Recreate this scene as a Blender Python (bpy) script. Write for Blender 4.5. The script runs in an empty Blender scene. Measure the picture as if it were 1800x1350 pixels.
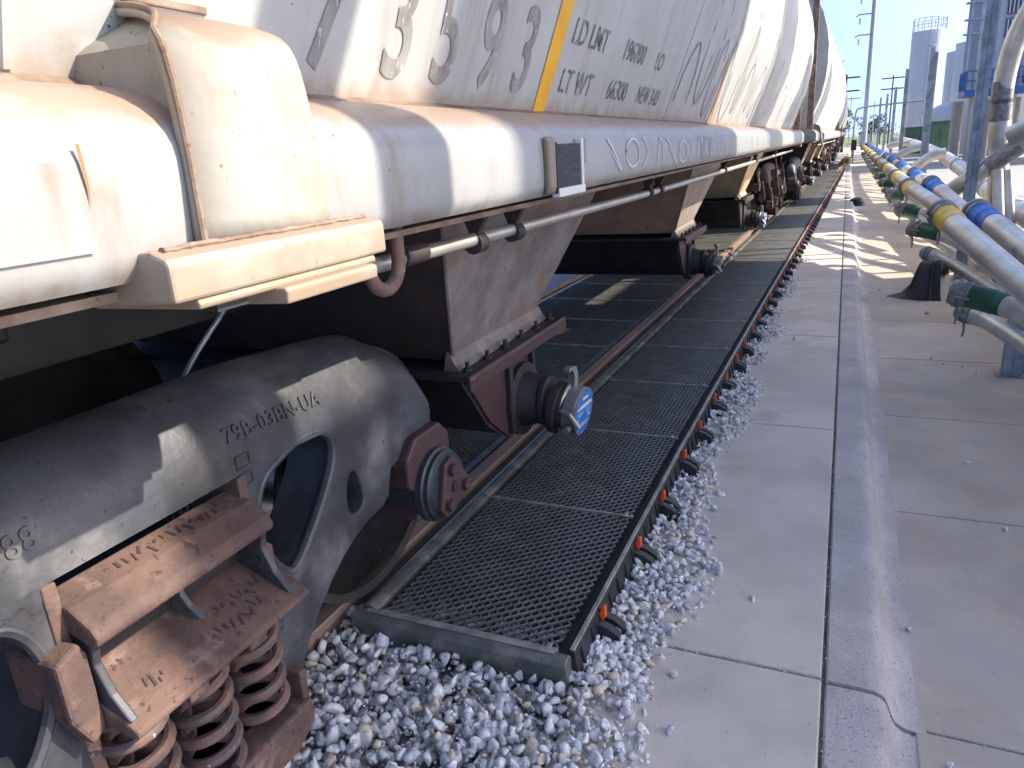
import bpy, bmesh, math, random
from mathutils import Vector, Matrix
import numpy as np
random.seed(7); rng=np.random.default_rng(7)
S=bpy.context.scene; COL=S.collection
R=math.radians; PI=math.pi; sin=math.sin; cos=math.cos

# ------------------------------------------------------------------ camera
cd=bpy.data.cameras.new('camera'); cam=bpy.data.objects.new('camera',cd); COL.objects.link(cam)
S.camera=cam
cd.sensor_width=36.0; cd.lens=1275/1800*36; cd.clip_start=0.05; cd.clip_end=3000
def camera_axes(px=591.,py=-441.,f=1275.,roll=3.8):
    dY=Vector((px,py,f)).normalized()
    h=Vector((cos(R(roll)),-sin(R(roll)),0))
    up=dY.cross(h).normalized()
    if up.y>0: up=-up
    X=dY.cross(up)
    if X.x<0: X=-X
    return X,dY,up
aX,aY,aU=camera_axes()
# rows of M: world axes written in (right, up, back) camera axes
M=Matrix(((aX.x,-aX.y,-aX.z),(aY.x,-aY.y,-aY.z),(aU.x,-aU.y,-aU.z)))
cam.matrix_world=Matrix.Translation((0,0,1.5))@M.to_4x4()

# ------------------------------------------------------------------ sky, sun, exposure
SUN=Vector((1,.40,.87)).normalized()
LIFT=1.0   # the clear deep sky of the photo starts right above the horizon, all round
w=bpy.data.worlds.new('World'); S.world=w; w.use_nodes=True
nt=w.node_tree; nt.nodes.clear()
out=nt.nodes.new('ShaderNodeOutputWorld'); bg=nt.nodes.new('ShaderNodeBackground')
sky=nt.nodes.new('ShaderNodeTexSky'); sky.sky_type='NISHITA'; sky.sun_disc=False
sky.sun_elevation=math.asin(SUN.z); sky.sun_rotation=math.atan2(SUN.x,SUN.y)
sky.air_density=.75; sky.dust_density=4.0; sky.ozone_density=3.0; sky.altitude=50
bg.inputs['Strength'].default_value=0.15
tcw=nt.nodes.new('ShaderNodeTexCoord'); lift=nt.nodes.new('ShaderNodeVectorMath'); lift.operation='ADD'; lift.inputs[1].default_value=(0,0,LIFT)
nrm=nt.nodes.new('ShaderNodeVectorMath'); nrm.operation='NORMALIZE'
nt.links.new(tcw.outputs['Generated'],lift.inputs[0]); nt.links.new(lift.outputs[0],nrm.inputs[0]); nt.links.new(nrm.outputs[0],sky.inputs[0])
hs=nt.nodes.new('ShaderNodeHueSaturation'); hs.inputs['Saturation'].default_value=1.2; hs.inputs['Value'].default_value=1.0
nt.links.new(sky.outputs[0],hs.inputs['Color']); nt.links.new(hs.outputs[0],bg.inputs[0]); nt.links.new(bg.outputs[0],out.inputs[0])
sl=bpy.data.lights.new('sun','SUN'); so=bpy.data.objects.new('sun',sl); COL.objects.link(so)
sl.energy=2.7; sl.angle=R(0.6); sl.color=(1,.91,.76)
so.rotation_euler=SUN.to_track_quat('Z','Y').to_euler(); so.location=(10,5,20)
S.cycles.volume_bounces=6
S.view_settings.view_transform='Standard'; S.view_settings.look='None'
S.view_settings.exposure=2.0; S.view_settings.gamma=1; S.view_settings.use_curve_mapping=False

# ------------------------------------------------------------------ helpers
class MB:
    def __init__(s): s.v=[]; s.f=[]
    def add(s,vs,fs):
        n=len(s.v); s.v+= [tuple(p) for p in vs]; s.f+=[tuple(i+n for i in f) for f in fs]; return s
    def box(s,x0,x1,y0,y1,z0,z1):
        return s.add([(x0,y0,z0),(x1,y0,z0),(x1,y1,z0),(x0,y1,z0),(x0,y0,z1),(x1,y0,z1),(x1,y1,z1),(x0,y1,z1)],
          [(0,3,2,1),(4,5,6,7),(0,1,5,4),(1,2,6,5),(2,3,7,6),(3,0,4,7)])
    def prism(s,poly,a,b,axis='y'):
        # poly: 2D points of the other two axes, extruded from a to b
        n=len(poly)
        def P(p,t):
            if axis=='y': return (p[0],t,p[1])
            if axis=='x': return (t,p[0],p[1])
            return (p[0],p[1],t)
        vs=[P(p,a) for p in poly]+[P(p,b) for p in poly]
        fs=[tuple(range(n))[::-1],tuple(range(n,2*n))]+[(i,(i+1)%n,n+(i+1)%n,n+i) for i in range(n)]
        return s.add(vs,fs)
    def tube(s,pts,r,n=10,caps=True,rs=None):
        pts=[Vector(p) for p in pts]; rings=[]
        up=None
        for i,p in enumerate(pts):
            d=(pts[min(i+1,len(pts)-1)]-pts[max(i-1,0)]).normalized()
            if up is None:
                up=Vector((0,0,1)) if abs(d.z)<.9 else Vector((1,0,0))
            a=d.cross(up).normalized(); up=a.cross(d).normalized(); b=up
            rr=rs[i] if rs else r
            rings.append([p+a*rr*cos(2*PI*k/n)+b*rr*sin(2*PI*k/n) for k in range(n)])
        vs=[q for g in rings for q in g]; fs=[]
        for i in range(len(pts)-1):
            for k in range(n):
                fs.append((i*n+k,i*n+(k+1)%n,(i+1)*n+(k+1)%n,(i+1)*n+k))
        if caps: fs.append(tuple(range(n))[::-1]); fs.append(tuple((len(pts)-1)*n+k for k in range(n)))
        return s.add(vs,fs)
    def cyl(s,p0,p1,r,n=16,r1=None):
        return s.tube([p0,p1],r,n,True,[r,r if r1 is None else r1])
    def lathe(s,c,axis,prof,n=32):
        # prof: (distance along axis, radius)
        c=Vector(c); d=Vector(axis).normalized(); u=Vector((0,0,1)) if abs(d.z)<.9 else Vector((1,0,0))
        a=d.cross(u).normalized(); b=a.cross(d).normalized()
        vs=[c+d*t+a*(r*cos(2*PI*k/n))+b*(r*sin(2*PI*k/n)) for t,r in prof for k in range(n)]
        fs=[(i*n+k,i*n+(k+1)%n,(i+1)*n+(k+1)%n,(i+1)*n+k) for i in range(len(prof)-1) for k in range(n)]
        fs.append(tuple(range(n))[::-1]); fs.append(tuple((len(prof)-1)*n+k for k in range(n)))
        return s.add(vs,fs)
    def build(s,name,m,parent=None,smooth=False,bevel=0,loc=None,segs=2):
        me=bpy.data.meshes.new(name)
        o0=Vector(loc) if loc is not None else (WL(parent) if parent else Vector((0,0,0)))
        used=sorted({i for f in s.f for i in f}); mp_={a:b for b,a in enumerate(used)}
        me.from_pydata([tuple(Vector(s.v[i])-o0) for i in used],[],[tuple(mp_[i] for i in f) for f in s.f])
        bm=bmesh.new(); bm.from_mesh(me); bmesh.ops.recalc_face_normals(bm,faces=bm.faces)
        if smooth:
            for f_ in bm.faces: f_.smooth=True
            for e in bm.edges:
                if len(e.link_faces)==2 and e.calc_face_angle(0)>R(38): e.smooth=False
        bm.to_mesh(me); bm.free()
        me.materials.append(m)
        ob=bpy.data.objects.new(name,me); COL.objects.link(ob)
        if parent:
            ob.parent=parent; ob.location=o0-WL(parent)
        else: ob.location=o0
        if bevel:
            b=ob.modifiers.new('bevel','BEVEL'); b.width=bevel; b.segments=segs; b.limit_method='ANGLE'; b.angle_limit=R(35)
            b.harden_normals=False
        return ob
def WL(o):
    v=Vector((0,0,0))
    while o: v=v+o.location; o=o.parent
    return v
def tag(o,label=None,cat=None,group=None,kind=None):
    if label: o['label']=label
    if cat: o['category']=cat
    if group: o['group']=group
    if kind: o['kind']=kind
    return o
def empty(name,loc,label=None,cat=None,group=None,kind=None,parent=None):
    o=bpy.data.objects.new(name,None); COL.objects.link(o); o.location=loc; o.empty_display_size=.1
    if parent: o.parent=parent
    return tag(o,label,cat,group,kind)
def copy_tree(o,parent=None,skip=()):
    c=o.copy(); COL.objects.link(c); c.parent=parent
    for ch in list(o.children):
        if ch.get('skip_copy'): continue
        copy_tree(ch,c)
    return c
def mesh_of(ob):
    dg=bpy.context.evaluated_depsgraph_get(); dg.update()
    me=bpy.data.meshes.new_from_object(ob.evaluated_get(dg)); return me
def plate(name,loops,depth,m,parent,xface,bevel=0.0,smooth=True):
    """flat 2D outline(s) in (y,z) with holes, extruded towards -x from xface"""
    cu=bpy.data.curves.new(name,'CURVE'); cu.dimensions='2D'; cu.fill_mode='BOTH'
    for L in loops:
        sp=cu.splines.new('POLY'); sp.points.add(len(L)-1)
        for p,q in zip(sp.points,L): p.co=(q[0],q[1],0,1)
        sp.use_cyclic_u=True
    cu.extrude=depth/2-bevel; cu.bevel_depth=bevel; cu.bevel_resolution=3; cu.offset=-bevel
    t=bpy.data.objects.new('tmp',cu); COL.objects.link(t)
    me=mesh_of(t); bpy.data.objects.remove(t)
    o0=WL(parent) if parent else Vector((0,0,0))
    for v in me.vertices:
        y,z,e=v.co
        v.co=Vector((xface-depth/2+e,y,z))-o0
    bm=bmesh.new(); bm.from_mesh(me); bmesh.ops.remove_doubles(bm,verts=bm.verts,dist=1e-5)
    bmesh.ops.recalc_face_normals(bm,faces=bm.faces)
    for f_ in bm.faces: f_.smooth=True
    for e in bm.edges:
        if len(e.link_faces)==2 and e.calc_face_angle(0)>R(40): e.smooth=False
    bm.to_mesh(me); bm.free(); me.materials.clear(); me.materials.append(m)
    ob=bpy.data.objects.new(name,me); COL.objects.link(ob)
    if parent: ob.parent=parent
    return ob
def text_mesh(s,size,wscale=1.0,extrude=0,bold=0,space=1.0):
    cu=bpy.data.curves.new('t','FONT'); cu.body=s; cu.size=size; cu.extrude=extrude; cu.offset=bold; cu.space_character=space
    t=bpy.data.objects.new('tmp',cu); COL.objects.link(t)
    me=mesh_of(t); bpy.data.objects.remove(t)
    for v in me.vertices: v.co.x*=wscale
    return me
def place_mesh(name,me,fn,m,parent):
    o0=WL(parent) if parent else Vector((0,0,0))
    for v in me.vertices: v.co=Vector(fn(v.co))-o0
    me.materials.clear(); me.materials.append(m)
    ob=bpy.data.objects.new(name,me); COL.objects.link(ob)
    if parent: ob.parent=parent
    return ob
def smoothpoly(pts,it=2,closed=True):
    for _ in range(it):
        q=[]; n=len(pts)
        rngi=range(n) if closed else range(n-1)
        if not closed: q.append(pts[0])
        for i in rngi:
            a=pts[i]; b=pts[(i+1)%n]
            q.append(tuple(.75*a[k]+.25*b[k] for k in range(len(a)))); q.append(tuple(.25*a[k]+.75*b[k] for k in range(len(a))))
        if not closed: q.append(pts[-1])
        pts=q
    return pts
def bend(y):
    """the track drifts slightly to the right with distance"""
    t=max(0.,min(y,36.)-3.); return .018*t*t/(t+3.) if t>0 else 0.

# ------------------------------------------------------------------ materials
def mat(name,base,rough=.6,metal=0,c2=None,scale=6,amount=.5,c3=None,s3=30,t3=(.62,.68),bump=.0,bscale=80,detail=6,stretch=(1,1,1),spec=.5,coord='Object',c4=None,s4=3,t4=(.58,.7),st4=(1,1,1),dust=None,low=None):
    m=bpy.data.materials.new(name); m.use_nodes=True; t=m.node_tree; b=t.nodes['Principled BSDF']
    b.inputs['Roughness'].default_value=rough; b.inputs['Metallic'].default_value=metal
    b.inputs['Specular IOR Level'].default_value=spec
    tc=t.nodes.new('ShaderNodeTexCoord'); mp=t.nodes.new('ShaderNodeMapping'); mp.inputs['Scale'].default_value=stretch
    t.links.new(tc.outputs[coord],mp.inputs[0])
    def noise(sc,det=detail,src=mp):
        n=t.nodes.new('ShaderNodeTexNoise'); n.inputs['Scale'].default_value=sc; n.inputs['Detail'].default_value=det; n.inputs['Roughness'].default_value=.62
        t.links.new(src.outputs[0],n.inputs['Vector']); return n
    def ramp(src,a,b_):
        r=t.nodes.new('ShaderNodeMapRange'); r.inputs['From Min'].default_value=a; r.inputs['From Max'].default_value=b_; t.links.new(src,r.inputs['Value']); r.interpolation_type='SMOOTHSTEP'; return r.outputs[0]
    def mix(fac,A,B):
        x=t.nodes.new('ShaderNodeMix'); x.data_type='RGBA'
        t.links.new(fac,x.inputs[0])
        for sck,v in ((x.inputs[6],A),(x.inputs[7],B)):
            if isinstance(v,tuple): sck.default_value=(*v,1)
            else: t.links.new(v,sck)
        return x.outputs[2]
    cur=base
    if c2:
        n=noise(scale); f=ramp(n.outputs[0],.5-.25/max(amount,.01)*.6,.5+.25/max(amount,.01)*.6)
        cur=mix(f,cur,c2)
    if c4:
        mp4=t.nodes.new('ShaderNodeMapping'); mp4.inputs['Scale'].default_value=st4; mp4.inputs['Location'].default_value=(3.3,1.7,.4)
        t.links.new(tc.outputs[coord],mp4.inputs[0])
        n=noise(s4,8,mp4); cur=mix(ramp(n.outputs[0],*t4),cur,c4)
    if c3:
        n=noise(s3,3); cur=mix(ramp(n.outputs[0],*t3),cur,c3)
    if dust:
        ge=t.nodes.new('ShaderNodeNewGeometry'); sx=t.nodes.new('ShaderNodeSeparateXYZ'); t.links.new(ge.outputs['Normal'],sx.inputs[0])
        n=noise(14); ad=t.nodes.new('ShaderNodeMath'); ad.operation='MULTIPLY_ADD'; ad.inputs[1].default_value=.9; t.links.new(n.outputs[0],ad.inputs[0]); t.links.new(sx.outputs['Z'],ad.inputs[2])
        cur=mix(ramp(ad.outputs[0],.92,1.30),cur,dust)
    if low:
        sz_=t.nodes.new('ShaderNodeSeparateXYZ'); t.links.new(tc.outputs['Object'],sz_.inputs[0]); n=noise(11)
        a1=t.nodes.new('ShaderNodeMath'); a1.operation='MULTIPLY_ADD'; a1.inputs[1].default_value=-.16; t.links.new(n.outputs[0],a1.inputs[0]); t.links.new(sz_.outputs['Z'],a1.inputs[2])
        cur=mix(ramp(a1.outputs[0],low[0],low[1]),low[2],cur)
    if isinstance(cur,tuple): b.inputs['Base Color'].default_value=(*cur,1)
    else: t.links.new(cur,b.inputs['Base Color'])
    if bump:
        n=noise(bscale,4); bp=t.nodes.new('ShaderNodeBump'); bp.inputs['Strength'].default_value=bump; bp.inputs['Distance'].default_value=.01
        t.links.new(n.outputs[0],bp.inputs['Height']); t.links.new(bp.outputs[0],b.inputs['Normal'])
    # roughness variation
    n=noise(scale*3); r=t.nodes.new('ShaderNodeMapRange'); r.inputs['To Min'].default_value=max(.05,rough-.12); r.inputs['To Max'].default_value=min(1,rough+.14)
    t.links.new(n.outputs[0],r.inputs['Value']); t.links.new(r.outputs[0],b.inputs['Roughness'])
    return m
RUST=(.19,.085,.05)
m_paint=mat('car_paint',(.44,.45,.44),.45,0,(.38,.388,.375),2.5,.9,c3=(.10,.08,.07),s3=38,t3=(.735,.765),bump=.03,bscale=12,c4=(.32,.30,.26),s4=4,t4=(.48,.72),st4=(.6,2.4,.25),low=(1.555,1.63,(.33,.265,.21)))
m_sill=mat('sill_paint',(.30,.305,.30),.34,0,(.26,.262,.25),3,.8,c3=(.17,.10,.07),s3=32,t3=(.705,.74),bump=.025,bscale=9,c4=(.22,.18,.14),s4=5,t4=(.53,.78),st4=(1,2.0,.5),low=(1.265,1.325,(.20,.15,.11)),dust=(.27,.19,.145))
m_cream=mat('fairing_paint',(.335,.318,.27),.55,0,(.27,.243,.195),5,1.1,c3=(.17,.10,.065),s3=30,t3=(.67,.73),bump=.05,bscale=18,c4=(.30,.20,.13),s4=7,t4=(.53,.74),dust=(.25,.175,.125),low=(1.24,1.34,(.25,.19,.13)))
m_endp=mat('shaded_weathered_plate',(.27,.245,.20),.6,0,(.21,.18,.14),7,1,c3=(.10,.06,.04),s3=50,t3=(.62,.68),bump=.12,bscale=40)  # cover paint darkened for the shade in the recess, with rust specks
m_dirty=mat('rust_stained_paint',(.225,.175,.135),.75,0,(.15,.09,.06),9,1.2,c3=(.12,.06,.04),s3=40,t3=(.62,.70),bump=.3,bscale=60)
m_sheet=mat('bay_sheet',(.215,.20,.195),.6,0,(.125,.105,.10),4,1.0,c3=(.05,.035,.03),s3=46,t3=(.66,.70),bump=.08,bscale=30,c4=(.20,.12,.08),s4=5,t4=(.52,.68))
m_brown=mat('rusty_sheet',(.33,.20,.13),.7,0,(.40,.27,.17),4,1,c3=(.05,.03,.03),s3=36,t3=(.64,.70),bump=.12,bscale=30)  # rust brown, lightened for ground light reflected onto the farther bays
m_tan=mat('tan_sunlit_sheet',(.30,.25,.205),.65,0,(.22,.17,.135),4,1,c3=(.08,.05,.04),s3=40,t3=(.66,.71),bump=.08,bscale=30)  # second bay side sheet, sunlight put into a lighter tan
m_gold=mat('ochre_sunlit_sheet',(.46,.35,.20),.65,0,(.38,.28,.17),4,1,c3=(.12,.07,.04),s3=40,t3=(.68,.72),bump=.08,bscale=30)  # third bay sheets, sunlight put into a lighter ochre
m_slope=mat('shaded_sheet',(.035,.028,.03),.7,0,(.06,.04,.035),4,1,c3=(.02,.015,.015),s3=36,t3=(.64,.70),bump=.1,bscale=30)  # near bay slope sheet, its shade put into the colour
m_rust=mat('rusted_casting',(.12,.070,.054),.8,0,(.068,.042,.037),8,1.2,c3=(.05,.03,.03),s3=42,t3=(.60,.66),bump=.35,bscale=55,c4=(.20,.14,.115),s4=10,t4=(.55,.72))
m_maroon=mat('maroon_iron',(.052,.025,.025),.55,0,(.045,.02,.022),8,1,c3=(.22,.19,.18),s3=50,t3=(.68,.73),bump=.15,bscale=50)
m_frame=mat('cast_frame',(.045,.050,.062),.5,.05,(.026,.026,.030),4,1.1,c3=(.018,.015,.015),s3=40,t3=(.64,.70),bump=.16,bscale=50,c4=(.18,.17,.165),s4=3,t4=(.48,.76))
m_teal=mat('greasy_steel',(.032,.042,.048),.45,.2,(.025,.03,.035),12,1,c3=(.30,.30,.28),s3=55,t3=(.72,.76),bump=.2,bscale=50)
m_dark=mat('dark_iron',(.018,.017,.019),.6,.1,(.032,.025,.024),8,1,bump=.2,bscale=50)
m_wheel=mat('wheel_steel',(.022,.02,.02),.55,.2,(.045,.034,.03),5,1,bump=.1,bscale=40)
m_tread=mat('worn_tread',(.45,.44,.43),.22,1)
m_spring=mat('spring_steel',(.095,.07,.068),.65,.1,(.18,.10,.075),14,1.2,c3=(.33,.31,.30),s3=34,t3=(.66,.71),bump=.2,bscale=60)
m_rail=mat('rail_rust',(.215,.145,.11),.6,.2,(.27,.19,.145),8,1,bump=.1,bscale=60,stretch=(1,.2,1))
m_railweb=mat('rail_web',(.10,.065,.05),.8,0,(.06,.045,.04),8,1)
m_rim=mat('pan_rim',(.125,.128,.118),.4,.35,(.075,.078,.072),5,1,c4=(.22,.21,.17),s4=8,t4=(.5,.66),bump=.08,bscale=40)
m_lip=mat('end_lip_metal',(.20,.20,.18),.38,.4,(.13,.13,.115),6,1,c4=(.28,.27,.22),s4=7,t4=(.5,.68),bump=.05,bscale=40)
m_grate=mat('pan_grating',(.155,.158,.150),.42,.3,(.135,.13,.11),5,1.2,c4=(.22,.20,.15),s4=9,t4=(.52,.70))
m_black=mat('black_plastic',(.016,.017,.018),.5,0,(.026,.026,.026),9,1,bump=.06,bscale=40)
m_pit=mat('pan_floor',(.012,.012,.012),.85)
m_bar=mat('joint_bar',(.36,.345,.31),.45,.3,(.20,.19,.17),9,1)
m_orange=mat('orange_clip',(.75,.09,.02),.45)
m_conc=mat('concrete',(.56,.485,.40),.9,0,(.46,.40,.335),1.3,1.3,c3=(.30,.27,.24),s3=70,t3=(.64,.74),bump=.25,bscale=160,c4=(.42,.365,.31),s4=2.2,t4=(.5,.7))
m_conc2=mat('lane_concrete',(.48,.40,.32),.9,0,(.37,.31,.25),1.2,1.0,c3=(.20,.175,.155),s3=90,t3=(.63,.72),bump=.35,bscale=140,c4=(.40,.35,.30),s4=1.8,t4=(.48,.7))
m_kerb=mat('kerb_concrete',(.47,.42,.38),.92,0,(.38,.34,.31),3,1.0,c3=(.17,.155,.145),s3=110,t3=(.58,.68),bump=.5,bscale=120)
m_joint=mat('joint_dirt',(.07,.06,.052),.95,0,(.14,.12,.10),20,1,bump=.4)
m_gravelbase=mat('gravel_ground',(.30,.295,.29),.95,0,(.38,.375,.365),30,1.2,c3=(.07,.07,.072),s3=60,t3=(.5,.62),bump=.8,bscale=60)
m_grass=mat('verge_grass',(.09,.14,.03),.9,0,(.14,.17,.05),1,1)
m_steel=mat('stainless_pipe',(.62,.60,.56),.45,.75,(.46,.43,.38),4,1.2,c4=(.34,.29,.23),s4=7,t4=(.58,.75))
m_alu=mat('dull_aluminium',(.52,.51,.47),.4,.65,(.40,.38,.33),6,1)
m_galv=mat('galvanised_post',(.27,.33,.38),.5,.4,(.16,.19,.215),7,1,c3=(.20,.11,.07),s3=16,t3=(.70,.76))
m_gclamp=mat('clamp_grey',(.26,.27,.27),.45,.6,(.16,.16,.16),20,1)
m_green=mat('green_sleeve',(.012,.11,.06),.4,0,(.02,.07,.045),10,1)
m_yellow=mat('yellow_sleeve',(.80,.56,.08),.45,0,(.72,.46,.06),10,1)
m_blue=mat('blue_sleeve',(.01,.16,.62),.38,0,(.01,.11,.45),10,1)
m_rubber=mat('grey_rubber',(.15,.15,.15),.7,0,(.20,.20,.20),10,1)
m_bag=mat('black_bag',(.012,.014,.019),.55,0,(.02,.022,.028),10,1,bump=.25,bscale=25)
m_tank=mat('tank_white',(.44,.47,.51),.5,0,(.40,.43,.47),.6,.8)
m_tankshade=mat('corrugated_panel',(.40,.43,.47),.5,.1,(.35,.38,.41),.8,.8)
m_navy=mat('blue_steelwork',(.01,.09,.30),.5,0,(.01,.06,.20),3,1)
m_louvre=mat('louvre_dark',(.05,.055,.07),.6)
m_boxg=mat('cabinet_green',(.085,.16,.105),.6,0,(.06,.125,.08),2,1)
m_pillar=mat('concrete_pillar',(.40,.37,.32),.8,0,(.34,.32,.29),2,1)
m_pole=mat('pole_grey',(.28,.33,.38),.6,0,(.24,.28,.32),2,1)
m_wood=mat('pole_wood',(.06,.055,.05),.8)
m_digit=mat('faded_black_print',(.19,.185,.175),.6,0,(.31,.305,.29),7,1.3,c3=(.5,.5,.48),s3=40,t3=(.62,.66),stretch=(1,2,.6))
m_letter=mat('stencil_print',(.09,.095,.10),.6,0,(.22,.225,.23),18,1.3,c3=(.46,.47,.46),s3=55,t3=(.58,.64))
m_ystripe=mat('yellow_stripe',(.80,.42,.01),.5,0,(.72,.36,.02),8,1,c3=(.4,.25,.05),s3=40,t3=(.72,.75))
m_ostripe=mat('orange_stripe',(.65,.27,.05),.5)
m_graf=mat('graffiti_dark',(.12,.15,.20),.6,0,(.30,.33,.37),12,1)
m_grafw=mat('graffiti_pale',(.50,.52,.54),.5)
m_placard=mat('placard_black',(.018,.02,.028),.5,0,(.045,.045,.055),30,1,c3=(.16,.16,.18),s3=40,t3=(.70,.74),stretch=(1,.3,4),spec=.2)
m_white=mat('white_edge',(.6,.6,.58),.5)
m_discblue=mat('disc_blue',(.01,.20,.58),.4,0,(.015,.16,.48),9,.8)
m_silver=mat('silver_cap',(.30,.30,.30),.4,.6,(.22,.21,.20),9,1,c4=(.22,.13,.09),s4=10,t4=(.6,.75))
m_cable=mat('cable_black',(.02,.02,.022),.5)
def stone_mat():
    m=bpy.data.materials.new('limestone'); m.use_nodes=True; t=m.node_tree; b=t.nodes['Principled BSDF']; b.inputs['Roughness'].default_value=.9; b.inputs['Specular IOR Level'].default_value=.2
    a=t.nodes.new('ShaderNodeVertexColor'); a.layer_name='Col'
    tc=t.nodes.new('ShaderNodeTexCoord'); n=t.nodes.new('ShaderNodeTexNoise'); n.inputs['Scale'].default_value=60; n.inputs['Detail'].default_value=5
    t.links.new(tc.outputs['Object'],n.inputs['Vector'])
    r=t.nodes.new('ShaderNodeMapRange'); r.inputs['From Min'].default_value=.35; r.inputs['From Max'].default_value=.65; r.inputs['To Min'].default_value=.72; r.inputs['To Max'].default_value=1.1
    t.links.new(n.outputs[0],r.inputs['Value'])
    x=t.nodes.new('ShaderNodeMix'); x.data_type='RGBA'; x.blend_type='MULTIPLY'; x.inputs[0].default_value=1
    t.links.new(a.outputs[0],x.inputs[6]); t.links.new(r.outputs[0],x.inputs[7]); t.links.new(x.outputs[2],b.inputs['Base Color'])
    bp=t.nodes.new('ShaderNodeBump'); bp.inputs['Strength'].default_value=.4; bp.inputs['Distance'].default_value=.004; t.links.new(n.outputs[0],bp.inputs['Height']); t.links.new(bp.outputs[0],b.inputs['Normal'])
    return m
m_stone=stone_mat()

# ================================================================== SETTING
g=MB(); g.add([(-900,-60,-.262),(900,-60,-.262),(900,1500,-.262),(-900,1500,-.262)],[(0,1,2,3)])
tag(g.build('ground',m_gravelbase),kind='structure')
g=MB(); g.add([(-60,112,-.25),(60,112,-.25),(90,420,-.25),(-120,420,-.25)],[(0,1,2,3)])
tag(g.build('grass_verge',m_grass),kind='structure')
# track bed (raised ballast base)
g=MB(); ys=list(range(-6,140,3))
vs=[];fs=[]
for i,y in enumerate(ys):
    b=bend(y)
    for x,z in ((-6.6,-.255),(-4.6,-.155),(-.62,-.165),(-.40,-.262)): vs.append((x+b if x<-1 else x,y,z))
for i in range(len(ys)-1):
    for k in range(3):
        a=i*4+k; fs.append((a,a+1,a+5,a+4))
g.add(vs,fs); tag(g.build('track_bed',m_gravelbase),kind='structure')
# sidewalk slabs
sw=empty('sidewalk',(0,0,-.12),kind='structure')
yj=[-1.5,2.08]+[2.08+2.2*i for i in range(1,40)]
slab=None
def wob(a,n=14,amp=.004):
    return [a+random.uniform(-amp,amp) for _ in range(n)]
for i in range(len(yj)-1):
    y0,y1=yj[i]+.006,yj[i+1]-.006
    MB().box(-.66,.036,y0,y1,-.22,-.12).build('concrete_slab',m_conc,sw,bevel=.006)
MB().box(-.655,.06,-1.5,yj[-1],-.225,-.137).build('joint_filler',m_joint,sw)
kb=empty('kerb',(.05,0,-.12),kind='structure')
prof=[(.047,-.30),(.047,-.126),(.053,-.12),(.15,-.12),(.182,-.122),(.203,-.129),(.217,-.143),(.226,-.165),(.236,-.195),(.250,-.219),(.272,-.233),(.30,-.2385),(.335,-.2412),(.34,-.30)]
kj=[-1.5,2.07]+[2.07+6.8*i for i in range(1,13)]
for i in range(len(kj)-1):
    dz=-.006 if i==0 else 0
    n=24; yy=[kj[i]+.006+(kj[i+1]-kj[i]-.012)*k/n for k in range(n+1)]
    m_=MB(); vs=[]
    for y in yy:
        wx=random.uniform(-.0008,.0008)
        for (x,z) in prof: vs.append((x+wx*(x>.1),y,z+dz+random.uniform(-.0004,.0004)))
    P=len(prof)
    fs=[(a*P+k,a*P+k+1,(a+1)*P+k+1,(a+1)*P+k) for a in range(n) for k in range(P-1)]
    fs+= [tuple(range(P)),tuple(n*P+k for k in range(P))[::-1]]
    m_.add(vs,fs); m_.build('kerb_stone',m_kerb,kb,smooth=True)
ln=empty('lane',(1,0,-.24),kind='structure')
yl=[-1.5,.7,2.09]+[3.57+1.37*i for i in range(0,60)]
for i in range(len(yl)-1):
    MB().box(.305,2.6,yl[i]+.004,yl[i+1]-.004,-.34,-.240).build('lane_slab',m_conc2,ln,bevel=.005)
MB().box(.300,2.6,-1.5,yl[-1],-.345,-.252).build('joint_filler',m_joint,ln)

# ------------------------------------------------------------------ stones
bmico=bmesh.new(); bmesh.ops.create_icosphere(bmico,subdivisions=1,radius=1)
ICO_V=np.array([v.co[:] for v in bmico.verts]); ICO_F=np.array([[v.index for v in f.verts] for f in bmico.faces]); bmico.free()
bmico=bmesh.new(); bmesh.ops.create_icosphere(bmico,subdivisions=2,radius=1)
ICO2_V=np.array([v.co[:] for v in bmico.verts]); ICO2_F=np.array([[v.index for v in f.verts] for f in bmico.faces]); bmico.free()
def rock(V,nrm):
    """angular rock: clip a ball by random planes"""
    v=V.copy()
    for _ in range(nrm):
        d=rng.normal(size=3); d/=np.linalg.norm(d); h=rng.uniform(.36,.64)
        t=v@d; v-=np.outer(np.clip(t-h,0,None),d)
    return v
ROCKS=[rock(ICO2_V,9) for _ in range(40)]; ROCKS1=[rock(ICO_V,5) for _ in range(30)]
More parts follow.
